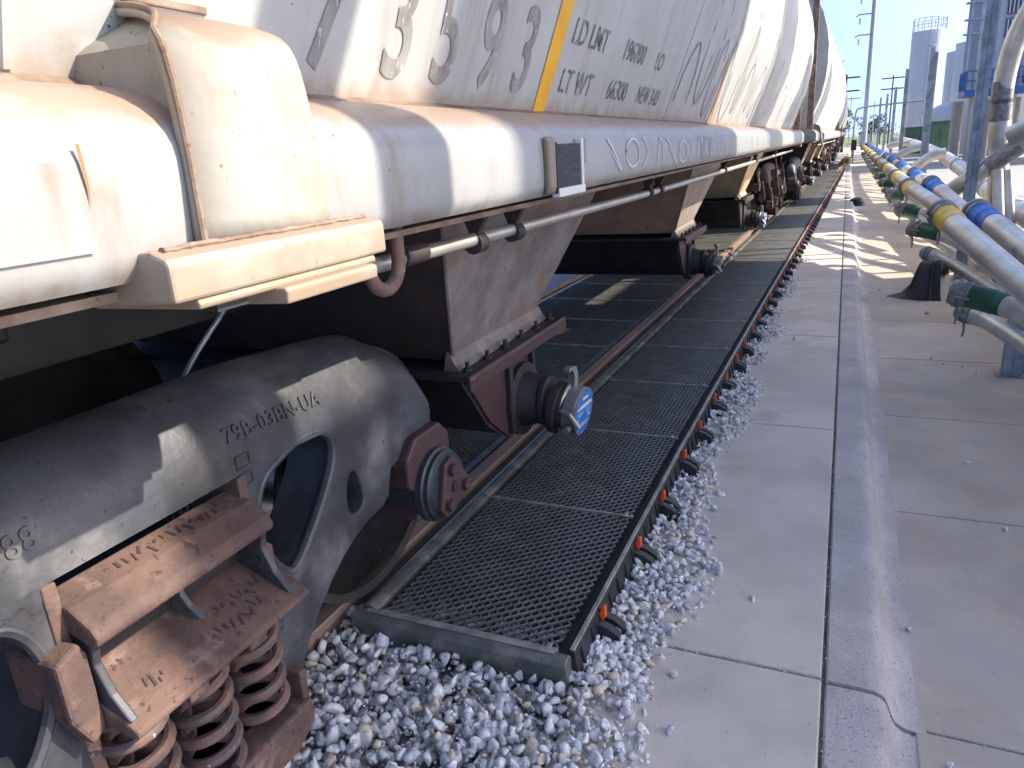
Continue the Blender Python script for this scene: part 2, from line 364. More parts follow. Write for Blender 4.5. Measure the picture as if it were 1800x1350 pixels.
def stones_mesh(name,pts,sizes,fine=True):
    VS=[];FS=[];CS=[];n0=0
    for p,s in zip(pts,sizes):
        V=(ROCKS if fine else ROCKS1)[rng.integers(30)]; F=ICO2_F if fine else ICO_F
        q=rng.normal(size=(3,3)); Q,_=np.linalg.qr(q)
        sc=s*np.array([rng.uniform(.75,1.3),rng.uniform(.75,1.15),rng.uniform(.6,.9)])
        v=(V*sc)@Q.T+np.array(p)
        VS.append(v); FS.append(F+n0); n0+=len(v)
        k=rng.random(); L=rng.uniform(.50,.76)
        c=np.array([L,L*.975,L*.93])
        if k<.10: c=np.array([L*.95,L*.80,L*.60])
        elif k<.30: c=np.array([L*.98,L*.93,L*.90])
        elif k<.42: c=np.array([L*.70,L*.71,L*.70])
        CS.append(np.tile(np.append(c,1),(len(v),1)))
    V=np.concatenate(VS); F=np.concatenate(FS); Cc=np.concatenate(CS)
    me=bpy.data.meshes.new(name); me.vertices.add(len(V)); me.vertices.foreach_set('co',V.astype(np.float32).ravel())
    me.loops.add(len(F)*3); me.loops.foreach_set('vertex_index',F.astype(np.int32).ravel())
    me.polygons.add(len(F)); me.polygons.foreach_set('loop_start',np.arange(0,len(F)*3,3,dtype=np.int32)); me.polygons.foreach_set('loop_total',np.full(len(F),3,dtype=np.int32))
    me.update(calc_edges=True)
    at_=me.color_attributes.new('Col','FLOAT_COLOR','POINT'); at_.data.foreach_set('color',Cc.astype(np.float32).ravel())
    me.materials.append(m_stone); me.validate()
    return me
pts=[];sz=[]
def edge(y): return -.47+.05*sin(y*3.1)+.03*sin(y*7.7+1)
# heap in front of the first pan
for layer in range(2):
    for _ in range(2600 if layer==0 else 1500):
        x=rng.uniform(-1.75,-.30); y=rng.uniform(.7,1.98)
        lim=-.42+.05*sin(y*9)+rng.normal()*.02
        if x>lim: continue
        s=rng.uniform(.017,.029)*(1 if rng.random()<.85 else 1.35)
        fall=max(0,min(1,(lim-x)/.16))
        pts.append((x,y,-.165+.035*fall*layer+.028*fall+rng.uniform(0,.012)+(.012 if layer else 0))); sz.append(s)
for _ in range(3500):
    x=rng.uniform(-1.75,-.30); y=rng.uniform(.7,1.98); lim=-.40+.05*sin(y*9)+rng.normal()*.04
    if x>lim: continue
    fall=max(0,min(1,(lim-x)/.16)); pts.append((x,y,-.150+.05*fall+rng.uniform(0,.012))); sz.append(rng.uniform(.005,.012))
for _ in range(2500):
    y=1.8+rng.random()**1.6*9; x=rng.uniform(-.74,-.28); lim=edge(y)+.02+rng.normal()*.03
    if x>lim: continue
    fall=max(0,min(1,(lim-x)/.18)); pts.append((x,y,-.125+.03*fall+rng.uniform(0,.01))); sz.append(rng.uniform(.004,.010))
# strip beside the pans
for _ in range(5200):
    y=1.8+rng.random()**1.6*13; x=rng.uniform(-.76,-.30)
    lim=edge(y)+rng.normal()*.018+(.03 if y<3 else 0)
    if x>lim: continue
    fall=max(0,min(1,(lim-x)/.18))
    pts.append((x,y,-.135+.035*fall+rng.uniform(0,.018))); sz.append(rng.uniform(.015,.027))
o=bpy.data.objects.new('ballast_gravel',stones_mesh('ballast_gravel',pts,sz)); COL.objects.link(o)
tag(o,'loose grey white limestone ballast heaped beside and in front of the track pans','gravel',kind='stuff')
pts=[];sz=[]
for _ in range(5200):
    y=rng.random()**1.3*13-1.0; x=rng.uniform(-7.2,-1.7) if y<1.9 else rng.uniform(-7.2,-3.95)
    pts.append((x,y,-.15+rng.uniform(-.01,.03)-(max(0,-4.6-x)*.05))); sz.append(rng.uniform(.022,.042))
for _ in range(2500):
    y=14+rng.random()*45; x=bend(y)*0-.66+rng.random()*.2
    pts.append((x,y,-.115)); sz.append(rng.uniform(.02,.03))
o=bpy.data.objects.new('far_ballast',stones_mesh('far_ballast',pts,sz,False)); COL.objects.link(o)
tag(o,'coarse ballast under and beyond the rail car','gravel',kind='stuff')
# tiny chips scattered on the slabs
pts=[];sz=[]
for _ in range(420):
    y=1.2+rng.random()**1.5*6; x=rng.choice([rng.uniform(-.45,.03),rng.uniform(-.45,-.25),rng.uniform(.32,1.1)]); z=-.118 if x<.05 else -.238
    pts.append((x,y,z)); sz.append(rng.uniform(.0012,.0035))
o=bpy.data.objects.new('stone_chips',stones_mesh('stone_chips',pts,sz,False)); COL.objects.link(o)
tag(o,'tiny pale chips of stone scattered over the concrete','gravel',kind='stuff')
pts=[];sz=[]
for _ in range(900):
    k=rng.random()
    if k<.45: y=1.2+rng.random()**1.4*9; x=.042+rng.normal()*.012
    elif k<.75: y=rng.choice(yj[1:4])+rng.normal()*.012; x=rng.uniform(-.45,.04)
    else: y=rng.choice(yl[2:6])+rng.normal()*.012; x=rng.uniform(.32,1.3)
    pts.append((x,y,-.120 if x<.06 else -.240)); sz.append(rng.uniform(.0012,.0036))
o=bpy.data.objects.new('joint_grit',stones_mesh('joint_grit',pts,sz,False)); COL.objects.link(o)
tag(o,'grit collected in the joints between the concrete slabs','gravel',kind='stuff')
loose=[(-.21,2.44,-.12,.019,'pale stone alone on the sidewalk slab, nearest to the kerb crack'),
(-.35,2.57,-.12,.030,'blue grey stone sitting alone on the sidewalk, biggest of the strays'),
(-.40,1.94,-.12,.021,'pale stray stone just below the gap between two sidewalk slabs'),
(-.36,1.70,-.12,.020,'small pale stone on the nearest sidewalk slab'),
(-.43,1.64,-.12,.020,'greyish stone near the gravel edge at the bottom of the photo'),
(.32,2.60,-.24,.018,'white stone on the right lane just past the kerb'),
(.38,1.96,-.238,.018,'white stone sitting on the nearest lane joint'),
(.76,3.50,-.24,.018,'pale stone on a lane joint toward the right edge'),
(.71,4.25,-.24,.016,'small stone on the lane beyond the second joint'),
(-.45,2.72,-.12,.034,'large flat pale stone that rolled off the gravel strip'),
(-.44,2.28,-.12,.022,'pale stone on the sidewalk beside the gravel edge and left of the stray pair'),
(-.42,2.22,-.12,.020,'lower stone of a stray pair by the gravel edge'),
(.98,6.0,-.24,.022,'pale stone on the lane left of the nearest post foot'),
(.90,6.15,-.24,.018,'whitish stone second from the nearest post foot'),
(.78,6.2,-.24,.016,'small pale stone third from the nearest post foot'),
(.72,6.35,-.24,.018,'flat pale stone farthest from the nearest post foot'),
(.82,8.0,-.24,.025,'pale stone under the nearest green sleeved coupling'),
(.45,9.2,-.24,.02,'dark small stone on lane left of the black bag'),
(-.30,6.3,-.12,.022,'small dark stone on the sidewalk by a joint')]
for x,y,z,s,l in loose:
    me=stones_mesh('loose_stone',[(0,0,s*.55)],[s]); o=bpy.data.objects.new('loose_stone',me); COL.objects.link(o); o.location=(x,y,z)
    tag(o,l,'stone','stray stones on the concrete')

# ------------------------------------------------------------------ rails
def rail(x0,label):
    root=empty('rail',(x0,0,-.17),label,'rail')
    hp=[(-.036,-.005),(-.033,0),(.033,0),(.036,-.005),(.036,-.032),(.010,-.042),(.010,-.128),(.07,-.14),(.07,-.168),(-.07,-.168),(-.07,-.14),(-.010,-.128),(-.010,-.042),(-.036,-.032)]
    ys=[-3+1.5*i for i in range(28)]+[40,60,90,150]
    for nm,pr,mt in (('rail_head',hp,m_rail),):
        m_=MB(); vs=[]; P=len(pr)
        for y in ys: vs+=[(x0+x+bend(y),y,z) for x,z in pr]
        fs=[(a*P+k,a*P+(k+1)%P,(a+1)*P+(k+1)%P,(a+1)*P+k) for a in range(len(ys)-1) for k in range(P)]+[tuple(range(P))]
        m_.add(vs,fs); m_.build(nm,mt,root)
rail(-1.585,'rusty steel rail on the right, along the left edge of the outer pans')
rail(-3.09,'rusty steel rail on the far left behind the inner pans')

# ------------------------------------------------------------------ track pans
def grating_mesh(W,L,cell=.046,row=.0205,th=.0050,h=.012):
    """expanded metal: zigzag strands touching at their knuckles"""
    vs=[];fs=[]
    nr=int(L/row); nc=int(W/(cell/2))
    dx=W/nc
    for j in range(nr+1):
        y0=j*L/nr
        base=len(vs)
        for i in range(nc+1):
            x=i*dx
            s=1 if (i+j)%2==0 else -1
            y=y0+s*row*.42
            # strand: slanted band, raised knuckle on one side
            zt=h if s>0 else h*.55
            lean=.003
            vs+= [(x,y-th*.9,zt-.004),(x,y+th*.6,zt),(x,y+th*.9,zt-.010),(x,y-th*.6,zt-.013)]
        for i in range(nc):
            a=base+i*4;b=a+4
            fs+= [(a,a+1,b+1,b),(a+1,a+2,b+2,b+1),(a+2,a+3,b+3,b+2),(a+3,a,b,b+3)]
    me=bpy.data.meshes.new('grating'); me.from_pydata(vs,[],fs); me.materials.append(m_grate); return me
PITCH=.93; OW=.655; GL=.905
me_go=grating_mesh(OW,GL); me_gi=grating_mesh(1.24,GL)
def make_outer_pan(first=False):
    y1=PITCH-.004
    root=empty('track_pan',(-1.43,1.80,0))
    # local coordinates (world minus root): x 0 .. .75
    def B(mb,name,m,bev=0,sm=False): return mb.build(name,m,root,bevel=bev,smooth=sm,loc=(-1.43,1.80,0))
    off=Vector((-1.43,1.80,0))
    def W(mb): mb.v=[tuple(Vector(p)+off) for p in mb.v]; return mb
    g_=bpy.data.objects.new('grating',me_go); COL.objects.link(g_); g_.parent=root; g_.location=(.035,.012,-.018)
    B(W(MB().box(.0,.73,.0,y1,-.115,-.10)),'pan_floor',m_pit)
    # inner rim beside the rail: rounded lip
    lp=[(-.058,-.02),(-.052,-.004),(-.035,.006),(-.015,.004),(.004,-.006),(.012,-.03),(.012,-.11),(-.02,-.11),(-.05,-.05)]
    B(W(MB().prism(lp,0,y1)),'inner_rim',m_rim,sm=True)
    B(W(MB().prism([(.012,-.03),(.034,-.014),(.034,-.03),(.012,-.05)],0,y1)),'grating_ledge',m_black)
    # outer: dark channel, wall with thin lip
    ol=[(.692,-.012),(.700,-.03),(.715,-.045),(.728,-.04),(.733,-.004),(.738,.004),(.748,.003),(.752,-.006),(.758,-.06),(.772,-.125),(.745,-.125),(.70,-.115),(.690,-.06)]
    B(W(MB().prism(ol,0,y1)),'outer_wall',m_black,sm=False)
    B(W(MB().prism([(.734,.005),(.736,.009),(.748,.009),(.7505,.004),(.748,.0032),(.738,.0045)],0,y1)),'wall_lip',m_bar)
    for k in range(9):
        yy=.05+k*.104
        B(W(MB().prism([(.750,-.012),(.757,-.014),(.782,-.118),(.770,-.12)],yy,yy+.006)),'rib',m_black)
    for yy in (.21,.70):
        for dy in (0,.055):
            B(W(MB().prism([(.752,-.035),(.80,-.05),(.835,-.072),(.84,-.12),(.765,-.122)],yy+dy,yy+dy+.034)),'bracket',m_black,.003)
        B(W(MB().prism([(.753,-.022),(.765,.008),(.777,.009),(.778,-.03),(.765,-.05)],yy+.033,yy+.055)),'clip',m_orange,.003)
    for (a,b) in ((.030,.695),):
        B(W(MB().box(a,b,-.008,.006,-.018,-.002)),'joint_bar',m_bar,.002)
    B(W(MB().box(.655,.672,-.02,.02,-.004,.003)),'latch',m_bar,.002)
    return root
pan0=make_outer_pan()
ORD=['first','second','third','fourth','fifth','sixth','seventh','eighth','ninth','tenth','eleventh','twelfth','thirteenth','fourteenth','fifteenth','sixteenth','seventeenth','eighteenth','nineteenth','twentieth']
def ordn(i):
    if i<20: return ORD[i]
    return '%d%s'%(i+1,'th' if (i+1)%10>3 or (i+1)%10==0 else ['st','nd','rd'][(i+1)%10-1])
pans=[pan0]
for i in range(1,46): pans.append(copy_tree(pan0))
for i,p in enumerate(pans):
    y=1.80+PITCH*i; p.location=(-1.43+bend(y+.4),y,0); p.rotation_euler.z=-math.atan((bend(y+.9)-bend(y))/.9)
    tag(p,'black grated spill pan with orange clips, %s in the outer row'%ordn(i) if i else 'nearest black spill pan with a bare grey front lip outside the near rail','track pan','outer spill pans along the rail')
# end cap of the first pan (a part of it)
ep=MB()
ecap=[(1.755,-.118),(1.742,-.02),(1.750,-.006),(1.764,.002),(1.780,.000),(1.790,-.006),(1.798,-.02),(1.798,-.118)]
ep.prism(ecap,-1.485,-.69,'x'); ep.build('front_lip',m_lip,pan0,smooth=False,bevel=.003)
ep=MB(); ep.box(-1.47,-.70,1.757,1.797,-.135,-.118); ep.build('front_foot',m_rim,pan0)
ep=MB(); ep.box(-1.445,-.735,1.766,1.786,.0035,.006); ep.build('front_seam',m_bar,pan0)
# inner pans
IW=1.34
def make_inner_pan():
    root=empty('inner_track_pan',(-3.0,2.26,0)); off=Vector((-3.0,2.26,0))
    def W(mb): mb.v=[tuple(Vector(p)+off) for p in mb.v]; return mb
    g_=bpy.data.objects.new('grating',me_gi); COL.objects.link(g_); g_.parent=root; g_.location=(.05,.012,-.040)
    W(MB().box(0,IW,0,PITCH-.004,-.13,-.115)).build('pan_floor',m_pit,root)
    for a,b in ((0,.045),(IW-.045,IW)):
        W(MB().box(a,b,0,PITCH-.004,-.115,-.024)).build('side_rim',m_rim,root,bevel=.004)
    W(MB().box(.04,IW-.04,-.009,.007,-.04,-.022)).build('joint_bar',m_bar,root,bevel=.002)
    return root
ip0=make_inner_pan()
for i in range(44):
    p=ip0 if i==0 else copy_tree(ip0)
    y=1.80+PITCH*i; p.location=(-3.0+bend(y+.4),y,0); p.rotation_euler.z=-math.atan((bend(y+.9)-bend(y))/.9)
    tag(p,'wide black grated pan between the rails, %s from the near truck'%ordn(i),'track pan','inner spill pans between the rails')

# ================================================================== HOPPER CAR
Y0=-1.1; Y1=17.1
def sheet_x(z):
    if z<2.3: return -1.05+.385*(z-1.64)
    pts_=[(2.3,-.796),(2.6,-.735),(2.9,-.705),(3.3,-.705),(3.6,-.75),(3.9,-.84),(4.2,-1.0),(4.45,-1.25),(4.6,-1.6)]
    for (a,xa),(b,xb) in zip(pts_,pts_[1:]):
        if z<=b: return xa+(xb-xa)*(z-a)/(b-a)
    return -1.6
TC=-2.32
car=empty('hopper_car',(TC,8.1,0),'nearest white covered hopper car with large faded digits and a yellow stripe','rail car','hopper cars of the train')
def sheetpt(u,z,off=.002):
    return (sheet_x(z)+off*.93,u,z-off*.36)
# body
prof=[(sheet_x(z),z) for z in (1.64,2.3,2.45,2.6,2.75,2.9,3.1,3.3,3.45,3.6,3.75,3.9,4.05,4.2,4.33,4.45,4.53,4.6)]
full=prof+[(2*TC-x,z) for x,z in prof[::-1]]
MB().prism(full,Y0+.9,Y1-.9).build('body_shell',m_paint,car,smooth=True)
# sheet seams (vertical weld ribs) with a small foot
for y in (.70,4.72,6.3,9.2,12.3,15.0):
    s=MB(); z=1.655
    vs=[]
    zs=[1.655,2.3,2.6,2.9,3.3,3.6,3.9,4.2,4.45]
    for zz in zs: vs+=[sheetpt(y-.009,zz,-.002),sheetpt(y-.006,zz,.005),sheetpt(y+.006,zz,.005),sheetpt(y+.009,zz,-.002)]
    s.add(vs,[(a*4+k,a*4+k+1,a*4+k+5,a*4+k+4) for a in range(len(zs)-1) for k in range(3)])
    s.build('sheet_seam',m_paint,car)
# side sill
sp=[(-1.10,1.645),(-1.04,1.640),(-.96,1.629),(-.90,1.612),(-.855,1.585),(-.829,1.552),(-.82,1.515),(-.82,1.415),(-.824,1.393),(-.838,1.374),(-.87,1.362),(-1.10,1.362)]
MB().prism(smoothpoly(sp[1:-2],1,False)+[(-1.12,1.36),(-1.12,1.648)],Y0+.35,Y1-.35).build('side_sill',m_sill,car,smooth=True)
MB().prism([(2*TC-x,z) for x,z in sp],Y0+.35,Y1-.35).build('far_side_sill',m_sill,car,smooth=True)
# rusty dirt bead on the joint of sheet and sill
bd=MB(); n=260; vs=[]
for i in range(n+1):
    y=.2+i*(16.3)/n; w_=.006+random.random()*.006
    vs+=[(-1.052,y,1.640),(-1.040+w_*.5,y,1.641+w_*.25),(-1.030+w_,y,1.637),(-1.040,y,1.6385+w_*.9),(-1.049,y,1.652)]
bd.add([v for v in vs],[(a*5+k,a*5+k+1,a*5+k+6,a*5+k+5) for a in range(n) for k in (0,1,2,3)])
bd.build('weld_bead',m_dirty,car)
# bottom flange lip under the sill
MB().box(-1.12,-.872,Y0+.4,Y1-.4,1.348,1.361).build('sill_flange',m_dirty,car)
# centre sill and floor darkness
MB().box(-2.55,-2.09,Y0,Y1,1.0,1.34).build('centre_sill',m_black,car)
# end slope sheets
for yb,sg in ((Y0+.9,-1),(Y1-.9,1)):
    MB().box(-1.15,-.86,yb,yb+sg*.55,1.36,1.50).build('end_sill',m_sill,car,bevel=.01)
    MB().box(-1.02,-.90,yb+sg*.40,yb+sg*.48,1.50,4.1).build('corner_post',m_dirty,car)
    MB().box(-3.6,-1.0,yb+sg*.42,yb+sg*.47,1.36,1.62).build('end_beam',m_brown,car)
# ---- bolster fairing (box over the truck)
FY0,FY1=.775,1.055
# wrap plate: profile from sheet out and down, with thickness
wp=[(-1.02,1.752),(-.96,1.742),(-.90,1.725),(-.862,1.708),(-.838,1.682),(-.826,1.645),(-.812,1.56),(-.800,1.40)]
wp=smoothpoly(wp,1,False)
inner=[(x-.012,z-.010) for x,z in wp][::-1]
fr=MB(); vs=[]
def ywid(z):  # widens a little to the bottom
    t=(1.75-z)/.35; return (.868-.09*min(1,max(0,(1.752-z)/.06))-.028*t, 1.085-.02*min(1,max(0,(1.752-z)/.07))-.015*t)
L=wp
for x,z in L:
    a,b=ywid(z); vs+=[(x,a,z),(x,b-.03,z),(x-.004,b-.010,z-.001),(x-.018,b,z-.004),(x-.05,b+.004,z-.004),(-1.02+.385*(z-1.75)*.0,b+.006,z)]
fs=[(i*6+k,i*6+k+1,(i+1)*6+k+1,(i+1)*6+k) for i in range(len(L)-1) for k in range(5)]
fr.add(vs,fs); fo=fr.build('bolster_cover',m_cream,car,smooth=True)
sd=fo.modifiers.new('solid','SOLIDIFY'); sd.thickness=.014; sd.offset=-1
# recessed end plate
rim=[(p[0]+.001,p[1]+.003,p[2]) for p in [(x,ywid(z)[0],z) for x,z in L]]
MB().tube(rim,.0055,8).build('edge_rim',m_dirty,fo,smooth=True)
ep=MB(); Lx=[(x-.014,z-.010) for x,z in L]
vs=[];
for x,z in Lx:
    a,b=ywid(z+.01); vs+=[(x,a+.030,z)]
for x,z in Lx: 
    a,b=ywid(z+.01); vs+=[(-1.06,a+.030,z)]
n=len(Lx); ep.add(vs,[(i,i+1,n+i+1,n+i) for i in range(n-1)]); ep.build('end_plate',m_endp,fo)
# weld beads on the cover edges
wb=[]
for x,z in L:
    a,b=ywid(z); wb.append((x-.008+random.uniform(-.001,.001),a+.012,z-.012+random.uniform(-.001,.001)))
MB().tube([(p[0]-.006,p[1]+.012,p[2]-.004) for p in wb],.005,6).build('weld',m_dirty,fo)
wt=[(-1.025+random.uniform(-.003,.003),.862+.36*i/16,1.757+random.uniform(-.003,.004)) for i in range(17)]
MB().tube(wt,.008,6).build('weld',m_dirty,fo)
MB().tube([(-1.028+random.uniform(-.003,.003),.870-.0*i,1.755-.115*i/8) for i in range(9)],.009,6).build('weld',m_dirty,fo)
MB().box(-1.03,-1.0,.862,1.04,1.757,1.772).build('top_strip',m_dirty,fo,bevel=.003)
# bolster pad below the cover
MB().prism([(-.98,1.40),(-.800,1.412),(-.775,1.402),(-.770,1.395),(-.770,1.345),(-.98,1.335)],.660,1.150).build('pad_plate',m_cream,fo,bevel=.005)
MB().tube([(-.796+random.uniform(-.002,.003),.675+.45*i/40,1.411+random.uniform(-.001,.0015)) for i in range(41)],.005,6).build('weld',m_dirty,fo)
MB().prism([(-.98,1.343),(-.778,1.347),(-.772,1.337),(-.774,1.330),(-.98,1.326)],.70,1.115).build('wear_plate',m_cream,fo,bevel=.003)
MB().prism([(-.98,1.329),(-.755,1.333),(-.75,1.328),(-.752,1.308),(-.98,1.302)],.845,1.085).build('lower_step',m_cream,fo,bevel=.004)
MB().box(-.98,-.785,.74,.80,1.318,1.3285).build('shim',m_dark,fo)
# patch panel on the sill left of the cover
MB().prism([(-.8185,1.42),(-.8165,1.42),(-.8165,1.525),(-.8195,1.535)],.30,.60).build('patch_panel',m_sill,car)
# rust streak
st=MB(); st.add([(-.8172,.607,1.545),(-.8172,.612,1.545),(-.8172,.613,1.50),(-.8172,.6105,1.47),(-.8172,.609,1.50)],[(0,1,2,3,4)]); st.build('rust_streak',mat('rust_run',(.30,.13,.05),.7),car)
# placard board on the sill
pf=empty('placard_holder',(0,0,0),parent=car); pf.location=(-.81,2.2,1.45)-WL(car) if False else Vector((-.81,2.2,1.45))-WL(car)
MB().prism([(-.822,1.375),(-.803,1.385),(-.800,1.40),(-.800,1.53),(-.806,1.545),(-.822,1.548)],2.095,2.155).build('holder_tube',m_sill,pf,bevel=.01,segs=3)
MB().box(-.822,-.802,2.160,2.385,1.395,1.525).build('placard',m_placard,pf)
MB().box(-.822,-.796,2.162,2.415,1.368,1.394).build('bottom_rail',m_white,pf,bevel=.002)
MB().box(-.822,-.797,2.387,2.408,1.394,1.54).build('side_rail',m_white,pf,bevel=.002)
MB().box(-.822,-.800,2.156,2.164,1.38,1.53).build('dark_gap',m_dark,pf)
MB().box(-.820,-.8165,2.42,2.49,1.46,1.54).build('data_plate',m_sill,pf)
# markings on the side sheet ---------------------------------------
yaw=0
def on_sheet(u0,z0,shear=0): return lambda c: sheetpt(u0+c.x+shear*c.y,z0+c.y,.0025+c.z)
def digits(s,u0,z0,size,ws,bold,mt,name='lettering',shear=0,space=1.0,ex=0):
    me=text_mesh(s,size,ws,ex,bold,space); return place_mesh(name,me,on_sheet(u0,z0,shear),mt,car)
for ch,u in (('7',1.29),('3',1.565),('5',1.80),('9',2.06),('3',2.325)):
    o=digits(ch,u,1.705,.345,.84,.005,m_digit,'numeral'); o['skip_copy']=1
o=MB().add([sheetpt(2.585,1.642,.003),sheetpt(2.698,1.642,.003),sheetpt(2.698,2.3,.003),sheetpt(2.585,2.3,.003)],[(0,1,2,3)]).add([sheetpt(2.585,2.3,.003),sheetpt(2.698,2.3,.003),sheetpt(2.698,2.6,.003),sheetpt(2.585,2.6,.003)],[(0,1,2,3)]).build('yellow_stripe',m_ystripe,car); o['skip_copy']=1
for s,u,z in (('LD LMT',2.775,1.885),('196700',3.46,1.885),('LO',4.08,1.885),('LT WT',2.775,1.72),('66300',3.40,1.72),('NEW 3-83',3.93,1.72)):
    o=digits(s,u,z,.115,1.12 if s!='NEW 3-83' else .95,.0008,m_letter); o['skip_copy']=1
o=MB().add([sheetpt(6.42,1.655,.003),sheetpt(6.52,1.655,.003),sheetpt(6.30,2.10,.003),sheetpt(6.20,2.10,.003)],[(0,1,2,3)]).build('orange_stripe',m_ostripe,car); o['skip_copy']=1
def ribbon(pts,w_,fn,name,m_,off=.003,jit=0):
    mb=MB(); n=len(pts); vs=[]
    for i,(u,z) in enumerate(pts):
        a=pts[max(0,i-1)]; b=pts[min(n-1,i+1)]
        d=Vector((b[0]-a[0],b[1]-a[1],0)).normalized(); nx,nz=-d.y*w_/2,d.x*w_/2
        vs+=[fn(u+nx,z+nz),fn(u-nx,z-nz)]
    mb.add(vs,[(2*i,2*i+1,2*i+3,2*i+2) for i in range(n-1)])
    o=mb.build(name,m_,car); o['skip_copy']=1; return o
random.seed(21)
fs_=lambda u,z: sheetpt(u,max(1.66,z),.0035)
u=4.80
for k in range(26):
    h=random.uniform(.25,.75); z0=random.uniform(1.66,1.80); wd=random.uniform(.22,.5); up=k%3
    if up==0: P_=[(u+wd*(i/24),z0+h*(sin(PI*i/24)**.45)) for i in range(25)]
    elif up==1: P_=[(u+wd*(i/24),z0+h*(1-sin(PI*i/24)**.45)) for i in range(25)]
    else: P_=[(u+wd*.5+wd*.5*cos(2*PI*i/30*.9+.5),z0+h*.5+h*.5*sin(2*PI*i/30*.9+.5)) for i in range(31)]
    ribbon(P_,.019,fs_,'graffiti_stroke',m_graf)
    if k%2: ribbon([(u+wd*.5+.02*sin(i*.4),z0+.02+.04*i) for i in range(int(h/.04))],.014,fs_,'graffiti_stroke',m_graf)
    if k%4==1: ribbon([(u+.5*wd*(1-cos(PI*i/20)),z0+h+.05+.45*(sin(PI*i/20)**.5)) for i in range(21)],.022,fs_,'graffiti_stroke',m_graf)
    u+=wd+random.uniform(.02,.16)
# pale graffiti on the sill
def fsill(u,z): return (-.8175,u,z)
random.seed(5); u=2.75
for k in range(12):
    w2=random.uniform(.12,.24); z0=random.uniform(1.40,1.42)
    kind=k%4; P_=[]
    for i in range(26):
        t=i/25
        if kind==0: P_.append((u+w2*(.5-.5*cos(t*5.2)),z0+.12*(.5+.5*sin(t*5.2+1.4))))
        elif kind==1: P_.append((u+w2*.5*(1-cos(t*6.6)),z0+.06+.055*sin(t*6.6)))
        elif kind==2: P_.append((u+w2*.4*sin(PI*t),z0+.125*t))
        else: P_.append((u+w2*t,z0+.125*sin(PI*t)**.5))
    ribbon(P_,.010,fsill,'graffiti_pale',m_grafw); u+=w2+.07
for k,u in enumerate((4.72,5.0,7.4,7.9)):
    ribbon([(u+.16*(i/20)*(1 if i<10 else 1),1.41+.13*abs(1-2*i/20)) for i in range(21)],.010,fsill,'graffiti_stroke',m_graf)

# ---- rod under the sill
rod=MB().tube([(-.95,1.25,1.285),(-.95,4,1.262),(-.95,15.3,1.255)],.019,12).build('brake_pipe',m_alu,car,smooth=True)
for y in (1.85,2.12,3.9,4.15,6.6,9.0,11.5):
    MB().cyl((-.95,y,1.268),(-.95,y+.05,1.268),.030,12).build('pipe_clamp',m_dark,rod,smooth=True)
    MB().prism([(-.985,1.348),(-.91,1.348),(-.915,1.335),(-.935,1.30),(-.935,1.255),(-.965,1.255),(-.965,1.30)],y+.01,y+.035).build('pipe_bracket',m_dark,rod)
MB().cyl((-.95,1.47,1.288),(-.95,1.57,1.286),.027,12).build('pipe_union',m_dark,rod,smooth=True)
# hook loop
hk=[(-.90,1.325-.060*cos(t),1.300-.062*sin(t)) for t in [PI*i/16 for i in range(17)]]
hk=[(-.90,hk[0][1],1.38)]+hk+[(-.90,hk[-1][1],1.38)]
MB().tube(hk,.016,12).build('tow_loop',m_spring,car,smooth=True)

